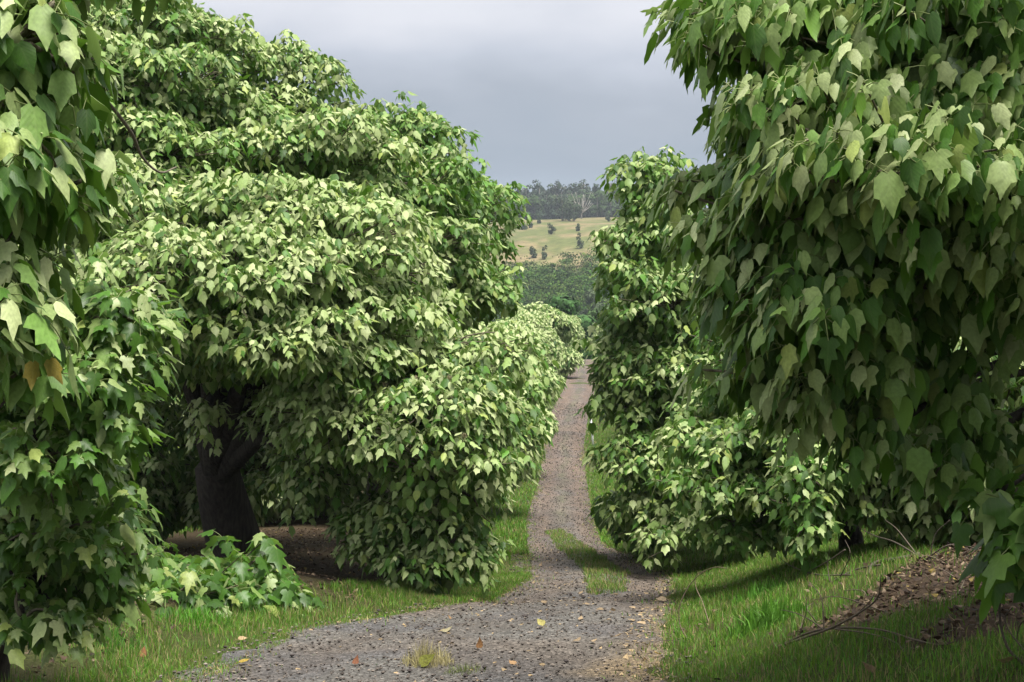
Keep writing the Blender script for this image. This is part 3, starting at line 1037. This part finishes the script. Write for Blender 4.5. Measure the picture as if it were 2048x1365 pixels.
place(0, 5.9, 3.2, 1.1, 1.35, "unseen orchard tree in the right hand row beside the viewer, added to shade the nearest tree")  # out-of-frame tree added to cast shade on the nearest right tree
GB = "orchard trees of the rows behind"
bl = "pale orchard tree of the next row, glimpsed between the near trees"
for k_, (x, y) in enumerate([(-7.2, 33), (-10.5, 31), (-13.5, 27), (-5.2, 38), (-9.5, 40), (-14, 37), (9, 25), (11.5, 28), (8.2, 33), (12.5, 36), (10.5, 20)]):
    place(k_ % 2, x, y, k_ * 1.3, .95 + .05 * (k_ % 3), bl, GB)


# ------------------------------------------------------------------ far woods
def wood_tree(g, x, y, h, w, col, nq, qs, r2, narrow=False, z=None, low=None):
    z0 = float(ground(x, y)) if z is None else z
    nb = 7 if not narrow else 6
    for i in range(nb):
        f = (r2.uniform(.15, .9) if i > 1 else .15 + .2 * i) if not narrow else (r2.uniform(.1, .95) if i else .15)
        if low is not None: f = r2.uniform(low, .82)
        rr_ = w * .5 * (1.05 - .5 * abs(f - .6)) * (1.25 if low is not None else 1)
        a = r2.uniform(0, 6.28)
        c = np.array([x + math.cos(a) * rr_ * .55, y + math.sin(a) * rr_ * .55, z0 + h * f])
        m = nq // nb
        u = unit(r2.normal(0, 1, (m, 3)) + np.array([0, -.25, .35]))
        p = c + u * np.array([rr_ * .6, rr_ * .6, h * .15]) * r2.uniform(.75, 1.1, (m, 1))
        nn = unit(u + r2.normal(0, .25, (m, 3)))
        t = unit(np.cross(nn, r2.normal(0, 1, (m, 3))))
        add_leaves(g, p, t, nn, np.full(m, qs) * r2.uniform(.6, 1.4, m), np.ones(m) * 1.3, T_FAR, col[None] * r2.uniform(.6, 1.45, (m, 1)))


r2 = np.random.default_rng(77)
g = Geo()
GW = [np.array([.028, .070, .006]), np.array([.040, .078, .009]), np.array([.019, .052, .006]), np.array([.052, .078, .013])]
for i in range(900):
    y = r2.uniform(228, 475)
    if y > 450 and r2.random() < .4: continue
    x = r2.uniform(-.02, .075) * y + r2.uniform(-8, 8)
    h = r2.uniform(3.5, 9.5) * (1 - .25 * sstep(350, 440, y))
    wood_tree(g, x, y, h, h * r2.uniform(.75, 1.05), GW[r2.integers(4)] * r2.uniform(.5, 1.7), 126, .5, r2, low=.08)
tag(link("hillside_woods", g.mesh("hillside_woods", [M_WOOD])), kind="stuff")
g = Geo()
GU = [np.array([.026, .045, .026]), np.array([.035, .055, .03]), np.array([.04, .075, .022]), np.array([.085, .085, .07])]
for i in range(330):
    y = r2.uniform(715, 800)
    x = r2.uniform(-.03, .10) * y
    front = y < 738
    h = r2.uniform(11, 15) if front else r2.uniform(13, 21)
    kk = 2 if front and x > 40 else r2.choice([0, 0, 1, 1, 3] if not front else [0, 1, 2])
    wood_tree(g, x, y, h, h * (r2.uniform(.6, .85) if front else r2.uniform(.32, .5)), GU[kk], 300, 1.05, r2, narrow=not front)
    z0 = float(ground(x, y))
    tube(g, [(x, y, z0 - .5), (x, y, z0 + h * .9)], [.25, .1], 5, (.12, .11, .10), 0)
tag(link("ridge_forest", g.mesh("ridge_forest", [M_WOOD])), kind="stuff")

# individual trees on the hillside field
GH = "lone shrubs dotted over the hillside field"
fieldshrubs = [(1103, 467, 560, 5.2, 3.0, "cone shaped dark shrub standing in the middle of the hillside field"), (1048, 462, 590, 3.2, 3.2, "small round bush at the left of the hillside field"),
               (1061, 458, 600, 4.6, 1.6, "thin dark sapling beside the small round bush on the hillside field"), (1156, 464, 570, 3.6, 1.8, "small dark sapling right of the cone shaped shrub on the hillside"),
               (1078, 450, 640, 2.4, 1.6, "tiny dark bush high on the hillside field"), (1066, 486, 500, 4.2, 2.6, "dark bush at the lower edge of the dry grass patch"),
               (1089, 488, 495, 5.0, 1.8, "slim dark sapling at the top of the hillside woods"), (1160, 480, 510, 6.0, 2.6, "slim twiggy tree at the lower right of the hillside field"),
               (1216, 446, 640, 4.2, 2.2, "dark bush at the right of the hillside field under the ridge forest")]


def on_hill(px, d):
    x = (px - 1024) / F * d
    return B(x, d)


def lone(name, label, cat, pos, h, w, col, nq, qs, group, trunk=True, bare=False):
    root = thing(name, label, cat, tuple(pos), group)
    g1, g2 = Geo(), Geo()
    tube(g1, [pos + np.array([0, 0, -.4]), pos + np.array([.05 * h * .3, 0, h * .35]), pos + np.array([0, 0, h * .7])], [max(.05, h * .02), h * .015, .05], 6, (.10, .085, .07))
    wood_tree(g2, pos[0], pos[1], h, w, np.array(col), nq, qs, r2, z=pos[2])
    if h < 7:
        wood_tree(g2, pos[0], pos[1], h * .6, w * 1.1, np.array(col), nq // 2, qs, r2, z=pos[2])
    link("crown", g2.mesh("crown", [M_WOOD]), root)
    link("trunk", g1.mesh("trunk", [M_BARK]), root)
    return root


for px, py, d, h, w, lab in fieldshrubs:
    lone("hillside_shrub", lab, "shrub", on_hill(px, d), h, w, (.035, .055, .022), 220, .5, GH)
lone("hillside_tree", "dark spreading tree at the top of the field, left of the bare grey tree", "tree", on_hill(1124, 655), 14.5, 13, (.035, .055, .022), 900, .7, None)
lone("hillside_tree", "dark thin trunked tree at the top of the field, just below the bare grey tree", "tree", on_hill(1148, 650), 13.0, 9, (.03, .05, .02), 700, .7, None)
pos = on_hill(1163, 690)
root = thing("bare_tree", "leafless pale grey tree at the edge of the ridge forest", "tree", tuple(pos))
g = Geo()
for i in range(26):
    a = r2.uniform(0, 6.28)
    e = pos + np.array([math.cos(a) * r2.uniform(1, 6), math.sin(a) * r2.uniform(1, 4), r2.uniform(7, 13)])
    s = pos + np.array([0, 0, r2.uniform(1, 4)])
    tube(g, bez([s, (s + e) / 2 + np.array([0, 0, -.8]), e], 5), np.linspace(.2, .07, 9), 4, (.30, .28, .26))
link("branch", g.mesh("branch", [M_TWIG]), root)
g = Geo()
tube(g, [pos - (0, 0, .5), pos + (0, 0, 5)], [.4, .25], 7, (.26, .24, .22))
link("trunk", g.mesh("trunk", [M_TWIG]), root)
for px, d, h, w, lab, col in [(1143, 150, 7.7, 6.8, "dark green round tree just above the far end of the track", (.03, .075, .018)), (1195, 152, 7.4, 5.8, "mid green round tree right of the dark round one beyond the orchard", (.05, .09, .03)),
                              (1098, 155, 6.9, 5.8, "dull green tree at the edge of the woods behind the left row", (.04, .07, .028)), (1125, 330, 11.5, 6.5, "tall domed tree standing out at the foot of the hillside woods", (.05, .085, .028)),
                              (1188, 332, 12, 6.5, "grey-green domed tree at the foot of the woods on the right", (.055, .08, .035))]:
    lone("round_tree", lab, "tree", on_hill(px, d), h, w, col, 1900, .5, None)

# ------------------------------------------------------------------ grass


def blades(g, x, y, h, w, col, lean=.5, flat=0.0):
    n = len(x)
    z = ground(x, y)
    a = rng.random(n) * 6.283
    side = np.stack([np.cos(a), np.sin(a), np.zeros(n)], -1) * w[:, None]
    b = rng.random(n) * 6.283
    ln = (np.abs(rng.normal(0, lean, n)) + flat) * h
    off = np.stack([np.cos(b) * ln, np.sin(b) * ln, np.zeros(n)], -1)
    p0 = np.stack([x, y, z - .005], -1)
    hh = h / np.sqrt(1 + (ln / h) ** 2 * .6)
    p1 = p0 + off * .32 + np.stack([np.zeros(n), np.zeros(n), hh * .6], -1)
    p2 = p0 + off + np.stack([np.zeros(n), np.zeros(n), hh], -1)
    v = np.stack([p0 - side, p0 + side, p1 + side * .75, p1 - side * .75, p2], 1)
    o = (np.arange(n) * 5)[:, None]
    g.add(v.reshape(-1, 3), np.array([[3, 2, 4]]) + o, np.array([[0, 1, 2, 3]]) + o, np.repeat(col, 5, 0))


def gcol(n, x, y, dry=.15):
    c = np.array([.105, .245, .030])[None] * rng.uniform(.6, 1.35, (n, 1)) * np.stack([rng.uniform(.8, 1.5, n), np.ones(n), rng.uniform(.7, 1.3, n)], -1)
    k = rng.random(n) < dry + .18 * np.clip(vnoise(x, y, 1.0, 61), 0, 1)
    c[k] = np.array([.33, .27, .13]) * rng.uniform(.6, 1.2, (k.sum(), 1))
    return c


g = Geo()
# right verge
n = 130000
y = 6.5 + 26 * rng.random(n) ** 1.5
s = rng.random(n) ** 1.2 * 4.2
x = redge(y) - .12 + s + .10 * vnoise(y, y * 0, .6, 71)
ok = ~(inpoly(x, y, LITTER) & (rng.random(n) < .93)) & ~(inpoly(x, y, LITTER2) & (rng.random(n) < .9))
ok &= rng.random(n) < np.clip(.85 + .5 * vnoise(x, y, .5, 72), .1, 1) * sstep(-.12, .15, x - redge(y))
x, y = x[ok], y[ok]
h = rng.uniform(.05, .11, len(x)) * (1 + .5 * vnoise(x, y, .8, 73))
blades(g, x, y, h, rng.uniform(.0022, .0045, len(x)), gcol(len(x), x, y))
# right verge farther on, and the left verge along the far track
n = 60000
y = 30 + 80 * rng.random(n) ** 1.7
sd_ = rng.random(n) < .6
s = rng.random(n) ** 1.3 * np.where(sd_, 2.6, 1.6) - .1
x = np.where(sd_, redge(y) + s, ledge(y) - s)
blades(g, x, y, rng.uniform(.07, .15, n), rng.uniform(.007, .013, n), gcol(n, x, y, .1))
# fringe of stray and dried blades over the track edges
n = 16000
y = 8 + 60 * rng.random(n) ** 1.6
lr = rng.random(n) < .5
s = rng.exponential(.13, n)
x = np.where(lr, redge(y) - s, ledge(y) + s)
ok = vnoise(x, y, .28, 77) > -.1
x, y = x[ok], y[ok]
blades(g, x, y, rng.uniform(.02, .06, len(x)) * (1 + y / 60), rng.uniform(.002, .004, len(x)) * (1 + y / 30), gcol(len(x), x, y, .5), .8)
# left verge
n = 95000
y = 7 + 22 * rng.random(n) ** 1.4
s = rng.random(n) ** 1.4 * 1.8
x = ledge(y) + .15 - s
ok = rng.random(n) < np.clip(.6 + .8 * vnoise(x, y, .6, 75), .05, 1) * (1 - sstep(.9, 1.7, s))
x, y, s = x[ok], y[ok], s[ok]
h = rng.uniform(.03, .075, len(x)) * (.6 + 1.5 * sstep(.2, .9, s))
blades(g, x, y, h, rng.uniform(.002, .0042, len(x)), gcol(len(x), x, y, .22))
# wedge of grass where the left verge meets the lower track
n = 26000
y = rng.uniform(16.6, 25, n)
x = ledge(y) + .1 - rng.random(n) ** 1.2 * 1.6
blades(g, x, y, rng.uniform(.05, .11, n), rng.uniform(.003, .006, n), gcol(n, x, y, .15))
# sparse grass under and beyond the trees
n = 40000
y = 12 + 30 * rng.random(n)
x = np.where(rng.random(n) < .5, ledge(y) - 3.2 - rng.random(n) * 8, redge(y) + 3 + rng.random(n) * 8)
ok = ~inpoly(x, y, LITTER) & ((x > 0) | (x < ledge(y) - 7))
x, y = x[ok], y[ok]
blades(g, x, y, rng.uniform(.08, .2, len(x)), rng.uniform(.006, .012, len(x)), gcol(len(x), x, y, .1))
tag(link("grass", g.mesh("grass", [M_GRASS])), kind="stuff")

# middle strip of grass between the wheel tracks
g = Geo()
px_ = np.array(STRIP)
n = 30000
x = rng.uniform(px_[:, 0].min() - .1, px_[:, 0].max() + .1, n)
y = rng.uniform(px_[:, 1].min() - .3, px_[:, 1].max() + .3, n)
ok = inpoly(x + .08 * vnoise(x, y, .3, 81), y + .2 * vnoise(x, y, .5, 82), STRIP) & (rng.random(n) < np.clip(.75 + .6 * vnoise(x, y, .35, 83), .1, 1))
x, y = x[ok], y[ok]
blades(g, x, y, rng.uniform(.04, .12, len(x)), rng.uniform(.003, .006, len(x)), gcol(len(x), x, y, .3))
# stray weeds over the track
n = 1500
y = 8 + 14 * rng.random(n)
x = ledge(y) + (redge(y) - ledge(y)) * rng.random(n)
ok = vnoise(x, y, .45, 91) > .62
blades(g, x[ok], y[ok], rng.uniform(.02, .04, ok.sum()), rng.uniform(.002, .004, ok.sum()), gcol(ok.sum(), x[ok], y[ok], .3))
tag(link("track_grass", g.mesh("track_grass", [M_GRASS])), kind="stuff")


def tuft(name, label, px, py, n, rad, h, w, col, lean=.55, group=None):
    p = G(px, py)
    root = thing(name, label, "grass tuft", tuple(p), group)
    g = Geo()
    a = rng.random(n) * 6.28
    r_ = rad * rng.random(n) ** .7
    x, y = p[0] + np.cos(a) * r_, p[1] + np.sin(a) * r_
    c = np.array(col)[None] * rng.uniform(.7, 1.3, (n, 1))
    blades(g, x, y, h * rng.uniform(.4, 1.1, n) * (1.1 - .8 * (r_ / rad) ** 2), w * rng.uniform(.6, 1.2, n), c, lean)
    o = link("blades", g.mesh("blades", [M_GRASS]), root)
    return root


tuft("grass_tuft", "bright green broad bladed grass tuft on the right verge", 1530, 1255, 420, .38, .30, .008, (.085, .21, .022))
tuft("grass_tuft", "smaller bright grass tuft behind the broad bladed one on the right verge", 1520, 1195, 260, .35, .22, .006, (.09, .24, .025))
tuft("grass_tuft", "dry straw coloured grass tuft in the middle of the near track", 855, 1330, 520, .24, .22, .0032, (.36, .32, .16), .5)
tuft("grass_tuft", "low weedy tuft right of the dry straw tuft on the near track", 925, 1345, 160, .22, .10, .003, (.16, .20, .06), .8)
tuft("grass_tuft", "long bright grass tuft on the left verge below the leafy suckers", 500, 1215, 420, .45, .22, .006, (.085, .21, .022))
tuft("grass_tuft", "long bright grass tuft on the left verge closer to the corner", 400, 1250, 380, .45, .20, .006, (.085, .24, .02))
tuft("grass_tuft", "dark green tuft at the lower left between grass and leafy young tree", 210, 1290, 300, .45, .18, .006, (.06, .17, .02))
tuft("grass_tuft", "pale dry tuft of tall grass below the white post", 1205, 918, 700, 1.0, .40, .014, (.34, .34, .13), .5)

# ------------------------------------------------------------------ litter, twigs, fallen leaves
g = Geo()


def litter_pts(poly, n):
    p = np.array(poly)
    x = rng.uniform(p[:, 0].min(), p[:, 0].max(), n)
    y = rng.uniform(p[:, 1].min(), p[:, 1].max(), n)
    ok = inpoly(x, y, poly)
    return x[ok], y[ok]


def litter_cols(n):
    cs = np.array([(.085, .055, .036), (.055, .036, .025), (.13, .09, .058), (.20, .15, .10), (.035, .025, .019), (.22, .165, .05)])
    return cs[rng.choice(6, n, p=[.3, .25, .18, .1, .13, .04])] * rng.uniform(.6, 1.3, (n, 1))


for poly, n in ((LITTER, 26000), (LITTER2, 9000)):
    x, y = litter_pts(poly, n)
    n = len(x)
    z = ground(x, y) + rng.uniform(.0, .07, n)
    a = rng.random(n) * 6.28
    add_leaves(g, np.stack([x, y, z], -1), np.stack([np.cos(a), np.sin(a), rng.normal(0, .35, n)], -1), np.array([0, 0, 1]) + rng.normal(0, .45, (n, 3)),
               rng.uniform(.025, .065, n), np.ones(n), T_PLAIN, litter_cols(n), curl=rng.uniform(-.5, .5, n))
# scattered under the left trees and along both verges
n = 9000
y = 9 + 22 * rng.random(n)
x = np.where(rng.random(n) < .85, ledge(y) - .9 - rng.random(n) * 5, redge(y) + .1 + rng.random(n) ** 2 * 3)
a = rng.random(n) * 6.28
keep = (x < ledge(y)) | (rng.random(n) < .25)
x, y, a = x[keep], y[keep], a[keep]
n = len(x)
add_leaves(g, np.stack([x, y, ground(x, y) + .02 + rng.random(n) * .03], -1), np.stack([np.cos(a), np.sin(a), rng.normal(0, .3, n)], -1),
           np.array([0, 0, 1]) + rng.normal(0, .4, (n, 3)), rng.uniform(.025, .065, n), np.ones(n), T_PLAIN, litter_cols(n), curl=rng.uniform(-.5, .5, n))
# bits of leaf along the track edges and wheel ruts
n = 900
y = 9 + 30 * rng.random(n) ** 1.3
u = np.where(rng.random(n) < .6, .88 + .12 * rng.random(n), rng.random(n))
x = ledge(y) + (redge(y) - ledge(y)) * u
a = rng.random(n) * 6.28
lc = np.array([.34, .25, .14]) * rng.uniform(.5, 1.3, (n, 1))
add_leaves(g, np.stack([x, y, ground(x, y) + .015], -1), np.stack([np.cos(a), np.sin(a), rng.normal(0, .15, n)], -1),
           np.array([0, 0, 1]) + rng.normal(0, .25, (n, 3)), rng.uniform(.02, .06, n), np.ones(n), T_PLAIN, lc, curl=rng.uniform(-.4, .4, n))
# twiglets through the litter
for i in range(260):
    x, y = litter_pts(LITTER if i % 3 else LITTER2, 12)
    if not len(x): continue
    x, y = x[0], y[0]
    a = rng.random() * 6.28
    l = rng.uniform(.15, .6)
    z = float(ground(x, y)) + .03
    e = np.array([x + math.cos(a) * l, y + math.sin(a) * l, z + rng.uniform(-.02, .14)])
    tube(g, bez([(x, y, z), ((x + e[0]) / 2 + rng.normal(0, .05), (y + e[1]) / 2 + rng.normal(0, .05), z + rng.uniform(0, .12)), e], 4), np.linspace(.006, .002, 7), 4,
         np.array([.13, .10, .075]) * rng.uniform(.5, 1.4))
tag(link("leaf_litter", g.mesh("leaf_litter", [M_DRY])), kind="stuff")


def fallen(label, px, py, L, col, tilt=.2, group=None, curl=None, tm_=T_PLAIN, heading=None):
    p = G(px, py)
    a = rng.random() * 6.28 if heading is None else heading
    L = L * .6
    g = Geo()
    nrm = np.array([[rng.normal(0, .25), -abs(tilt), 1.0]])
    t = np.array([[math.cos(a), math.sin(a), tilt * .5]])
    col = np.array(col) * .72
    add_leaves(g, np.array([[0, 0, .03]]), t, nrm, np.array([L]), np.array([1.05]), tm_, np.array([col]), fold=np.array([rng.uniform(-.5, .2)]),
               curl=np.array([rng.uniform(-.6, .3) if curl is None else curl]))
    st = -unit(t[0]) * L * .5
    add_stalks(g, np.array([[0, 0, .03]]), np.array([[st[0], st[1], .02]]), .0025, np.array(col) * .8)
    o = link("fallen_leaf", g.mesh("fallen_leaf", [M_DRY]))
    o.location = p
    tag(o, label, "leaf", group)


FG = "fallen leaves on the track"
fallen("olive green fallen leaf standing up at the front of the dry grass tuft", 842, 1338, .24, (.17, .18, .03), .9, curl=-.2, heading=0.3)
fallen("dark brown curled fallen leaf standing upright on the near track", 958, 1303, .15, (.17, .085, .03), 1.0, curl=-.6, heading=1.2)
fallen("small reddish brown curled leaf near the front of the track, left of the dry tuft", 710, 1335, .12, (.22, .085, .04), .9, curl=-.6, heading=1.5)
fallen("flat yellow leaf at the left front corner of the gravel track", 480, 1332, .15, (.42, .30, .06), .15)
fallen("bright yellow leaf in the middle of the gravel track", 1087, 1257, .17, (.40, .36, .12), .5, curl=-.3)
fallen("small orange-brown leaf on the grey gravel at the left of the track", 902, 1241, .11, (.36, .22, .11), .7, curl=-.5)
fallen("long pale straw coloured leaf on the gravel above the dry tuft", 885, 1268, .17, (.36, .32, .19), .1)
fallen("yellow-brown leaf at the grass edge right of the near track", 1318, 1316, .13, (.40, .28, .05), .4)
fallen("pale tan leaf lying against the right grass edge of the track", 1332, 1205, .20, (.55, .42, .28), .4)
fallen("orange dry leaf near the bottom of the track, centre right", 1030, 1336, .13, (.42, .26, .13), .15)
fallen("brown curled leaf on the grass near the lower left edge", 283, 1322, .16, (.26, .12, .05), .9, curl=-.5, heading=1.4)
fallen("tan curled leaf on the left grass verge above the brown one", 478, 1285, .14, (.50, .36, .20), .4)
fallen("pale leaf on the right grass beside the fallen branch", 1585, 1283, .16, (.36, .29, .19), .5, curl=-.4)
fallen("pale folded leaf on the right grass near the bottom", 1880, 1300, .16, (.50, .42, .28), .5, curl=-.4)
fallen("dull brown leaf in the dark grass at the bottom right", 1750, 1350, .15, (.25, .17, .09), .4)
fallen("large tan leaf at the bottom right corner", 2010, 1340, .22, (.42, .32, .16), .5)
for px, py in [(1205, 1222), (1228, 1228), (1270, 1222), (1213, 1246), (1262, 1244), (1160, 1192), (1150, 1201), (1235, 1193), (1295, 1193), (1130, 1140), (1115, 1150), (1188, 1290), (1150, 1288), (1010, 1195),
               (1080, 1135), (1100, 1125), (1250, 1300), (1230, 1280), (1160, 1245), (1045, 1210), (1090, 1212), (1170, 1213), (1290, 1255), (1235, 1342), (1205, 1120), (1270, 1130), (1300, 1150), (1240, 1110),
               (1225, 1090), (1330, 1165), (1065, 1170), (990, 1215), (940, 1205), (1310, 1225), (1075, 1158)]:
    fallen("dry tan fallen leaf lying flat on the gravel track", px, py, rng.uniform(.10, .17), np.array([.42, .31, .19]) * rng.uniform(.6, 1.1), .12, FG)


def stick(name, label, lines, cat="branch", col=(.12, .095, .07), group=None):
    """a fallen branch or stem: each line is control points (px, py, lift above the ground at that sight line)"""
    org = G(lines[0][0][0][0], lines[0][0][0][1])
    root = thing(name, label, cat, tuple(org), group)
    g = Geo()
    for i, (pts, r0, r1) in enumerate(lines):
        w = []
        for a, b, gy in pts:
            q = G(a, gy)                              # the spot on the ground below
            d = q[1]
            w.append([(a - 1024) / F * d, d, max(CZ - (b - 682.5) / F * d, q[2] + .008)])
        pp = bez(w, 7)
        tube(g, pp, np.linspace(r0, r1, len(pp)), 6, np.array(col) * rng.uniform(.8, 1.25))
    link("stem", g.mesh("stem", [M_TWIG]), root)
    return root


stick("fallen_branch", "forked dead branch lying across the right grass", [
    ([(1555, 1297, 1297), (1610, 1275, 1290), (1665, 1255, 1285), (1720, 1225, 1285), (1755, 1195, 1285), (1762, 1150, 1285)], .013, .004),
    ([(1560, 1292, 1295), (1620, 1265, 1288), (1680, 1256, 1283), (1760, 1260, 1280), (1830, 1280, 1290), (1880, 1290, 1297), (1915, 1280, 1295), (1920, 1262, 1290)], .011, .003),
    ([(1648, 1262, 1286), (1646, 1220, 1286), (1640, 1190, 1286), (1618, 1165, 1286)], .007, .0025),
    ([(1650, 1262, 1286), (1620, 1240, 1286), (1590, 1226, 1286), (1562, 1220, 1286)], .006, .0025),
    ([(1670, 1258, 1286), (1740, 1268, 1288), (1790, 1285, 1292), (1812, 1312, 1312)], .006, .0025),
    ([(1600, 1270, 1290), (1612, 1225, 1290), (1613, 1195, 1290)], .005, .002),
    ([(1700, 1240, 1285), (1738, 1205, 1285), (1750, 1185, 1285)], .005, .002)])
stick("arching_stem", "tall thin stem arching out of the grass beside the right edge of the track", [
    ([(1376, 1280, 1282), (1360, 1250, 1282), (1360, 1210, 1282), (1380, 1170, 1282), (1405, 1145, 1282), (1430, 1135, 1282), (1453, 1137, 1282)], .006, .003)], "stem", (.17, .13, .09))
stick("arching_stem", "shorter dark stem curving inside the tall arching one by the track", [
    ([(1418, 1246, 1248), (1405, 1205, 1248), (1392, 1175, 1248), (1393, 1150, 1248), (1415, 1140, 1248)], .006, .003)], "stem", (.17, .13, .09))
stick("curled_twig", "short curled twig lying over the right edge of the gravel", [
    ([(1272, 1293, 1294), (1320, 1292, 1293), (1375, 1287, 1290)], .006, .004), ([(1312, 1296, 1298), (1310, 1285, 1296), (1340, 1281, 1294), (1375, 1284, 1290)], .004, .003),
    ([(1278, 1292, 1296), (1276, 1305, 1310), (1286, 1320, 1321)], .009, .005)], "twig", (.09, .07, .05))
stick("twig_bundle", "tangle of bare arching twigs by the dark foot of the right hand tree", [
    ([(1840, 1110, 1118), (1800, 1118, 1124), (1750, 1126, 1130), (1735, 1150, 1152)], .03, .012),
    ([(1760, 1130, 1135), (1710, 1140, 1145), (1660, 1165, 1168)], .012, .005),
    ([(1700, 1150, 1158), (1640, 1150, 1158), (1600, 1140, 1158), (1570, 1125, 1158), (1555, 1110, 1158)], .008, .003),
    ([(1660, 1165, 1168), (1655, 1130, 1168), (1660, 1090, 1168)], .006, .002), ([(1680, 1155, 1162), (1700, 1110, 1162), (1690, 1080, 1162)], .006, .002),
    ([(1840, 1115, 1120), (1790, 1085, 1120), (1745, 1070, 1120), (1700, 1045, 1120)], .01, .004), ([(1830, 1105, 1118), (1795, 1060, 1118), (1770, 1040, 1118)], .008, .003),
    ([(1690, 1100, 1150), (1660, 1120, 1152), (1625, 1140, 1156)], .009, .005), ([(1850, 1120, 1128), (1900, 1090, 1128), (1960, 1100, 1128), (2000, 1120, 1135)], .008, .003),
    ([(1860, 1120, 1128), (1870, 1070, 1128), (1900, 1040, 1128)], .007, .003)], "twig", (.085, .07, .055))
stick("dead_stem", "tall dark dead stem curving up at the right edge above the litter", [
    ([(2048, 1330, 1335), (2015, 1295, 1335), (2000, 1240, 1335), (2003, 1190, 1335), (2030, 1150, 1335), (2060, 1140, 1335)], .009, .005)], "stem", (.08, .065, .05))
stick("dead_stem", "short dark dead stem bent inside the tall one at the right edge", [
    ([(2055, 1310, 1312), (2020, 1265, 1312), (2010, 1235, 1312), (2025, 1215, 1312)], .006, .003)], "stem", (.08, .065, .05))
stick("dead_stem", "thin pale bent stem at the very right edge beside the dark ones", [
    ([(2060, 1290, 1300), (2035, 1285, 1300), (2040, 1250, 1300), (2060, 1235, 1300)], .005, .003)], "stem", (.08, .065, .05))
stick("arching_stem", "single twig arching over the brown leaf litter on the right", [
    ([(1735, 1200, 1202), (1728, 1184, 1202), (1710, 1180, 1202), (1690, 1182, 1202)], .006, .003)], "stem", (.15, .12, .09))
stick("arching_stem", "long leaning twig across the upper leaf litter on the right", [([(1935, 1130, 1180), (1925, 1170, 1182), (1900, 1200, 1205), (1840, 1225, 1228)], .008, .004)], "stem", (.15, .12, .09))

# white post beside the track
p = G(1187, 893)
root = thing("marker_post", "thin white leaning post beside the track under the right hand tree", "post", tuple(p))
g = Geo()
top = p + np.array([-.14, 0, 1.35])
tube(g, [p - (0, 0, .2), p + (top - p) * .5, top], .045, 10, (.78, .79, .80))
link("post", g.mesh("post", [M_STONE]), root)
g = Geo()
tube(g, [top + (0, 0, .002), top + np.array([-.004, 0, .05])], [.055, .05], 10, (.7, .71, .72))
link("cap", g.mesh("cap", [M_STONE]), root)

# two yellowing leaves and a bare curved branch on the near left tree and the tall tree behind
for o in list(bpy.data.objects):
    if o.get("label", "").startswith("candlenut tree with big leaves at the left edge"):
        for px, py, t in [(74, 770, (.05, 0, -1)), (108, 765, (.4, .2, -.8))]:
            g = Geo()
            add_leaves(g, np.array([P(px - 8, py - 45, 4.95)]), np.array([t]), np.array([(.9, -1, .25)]), np.array([.10]), np.array([.75]), T_OVAL, np.array([(.19, .145, .025)]))
            link("yellow_leaf", g.mesh("yellow_leaf", [M_LEAF]), o)
        g = Geo()
        w = [P(60, 90, 5.2), P(150, 145, 5.6), P(215, 205, 6.0), P(262, 265, 6.3), P(285, 315, 6.5), P(320, 345, 6.6), P(352, 335, 6.7)]
        tube(g, bez(w, 6), np.linspace(.013, .004, 37), 6, (.15, .13, .10))
        link("bare_branch", g.mesh("bare_branch", [M_TWIG]), o)

# ------------------------------------------------------------------ air
bm_v = []
x0, x1, y0, y1, z0, z1 = -1700, 1700, -60, 2700, -60, 130
bm_v = [(x, y, z) for z in (z0, z1) for y in (y0, y1) for x in (x0, x1)]
me = bpy.data.meshes.new("haze")
me.from_pydata(bm_v, [], [(0, 2, 3, 1), (4, 5, 7, 6), (0, 1, 5, 4), (1, 3, 7, 5), (3, 2, 6, 7), (2, 0, 4, 6)])
m, nt, out = newmat("haze_air")
pv = N(nt, "ShaderNodeVolumePrincipled")
pv.inputs["Color"].default_value = (.80, .88, 1.0, 1)
pv.inputs["Density"].default_value = .00019
pv.inputs["Anisotropy"].default_value = .0
nt.links.new(pv.outputs[0], out.inputs["Volume"])
me.materials.append(m)
tag(link("haze", me), kind="stuff")
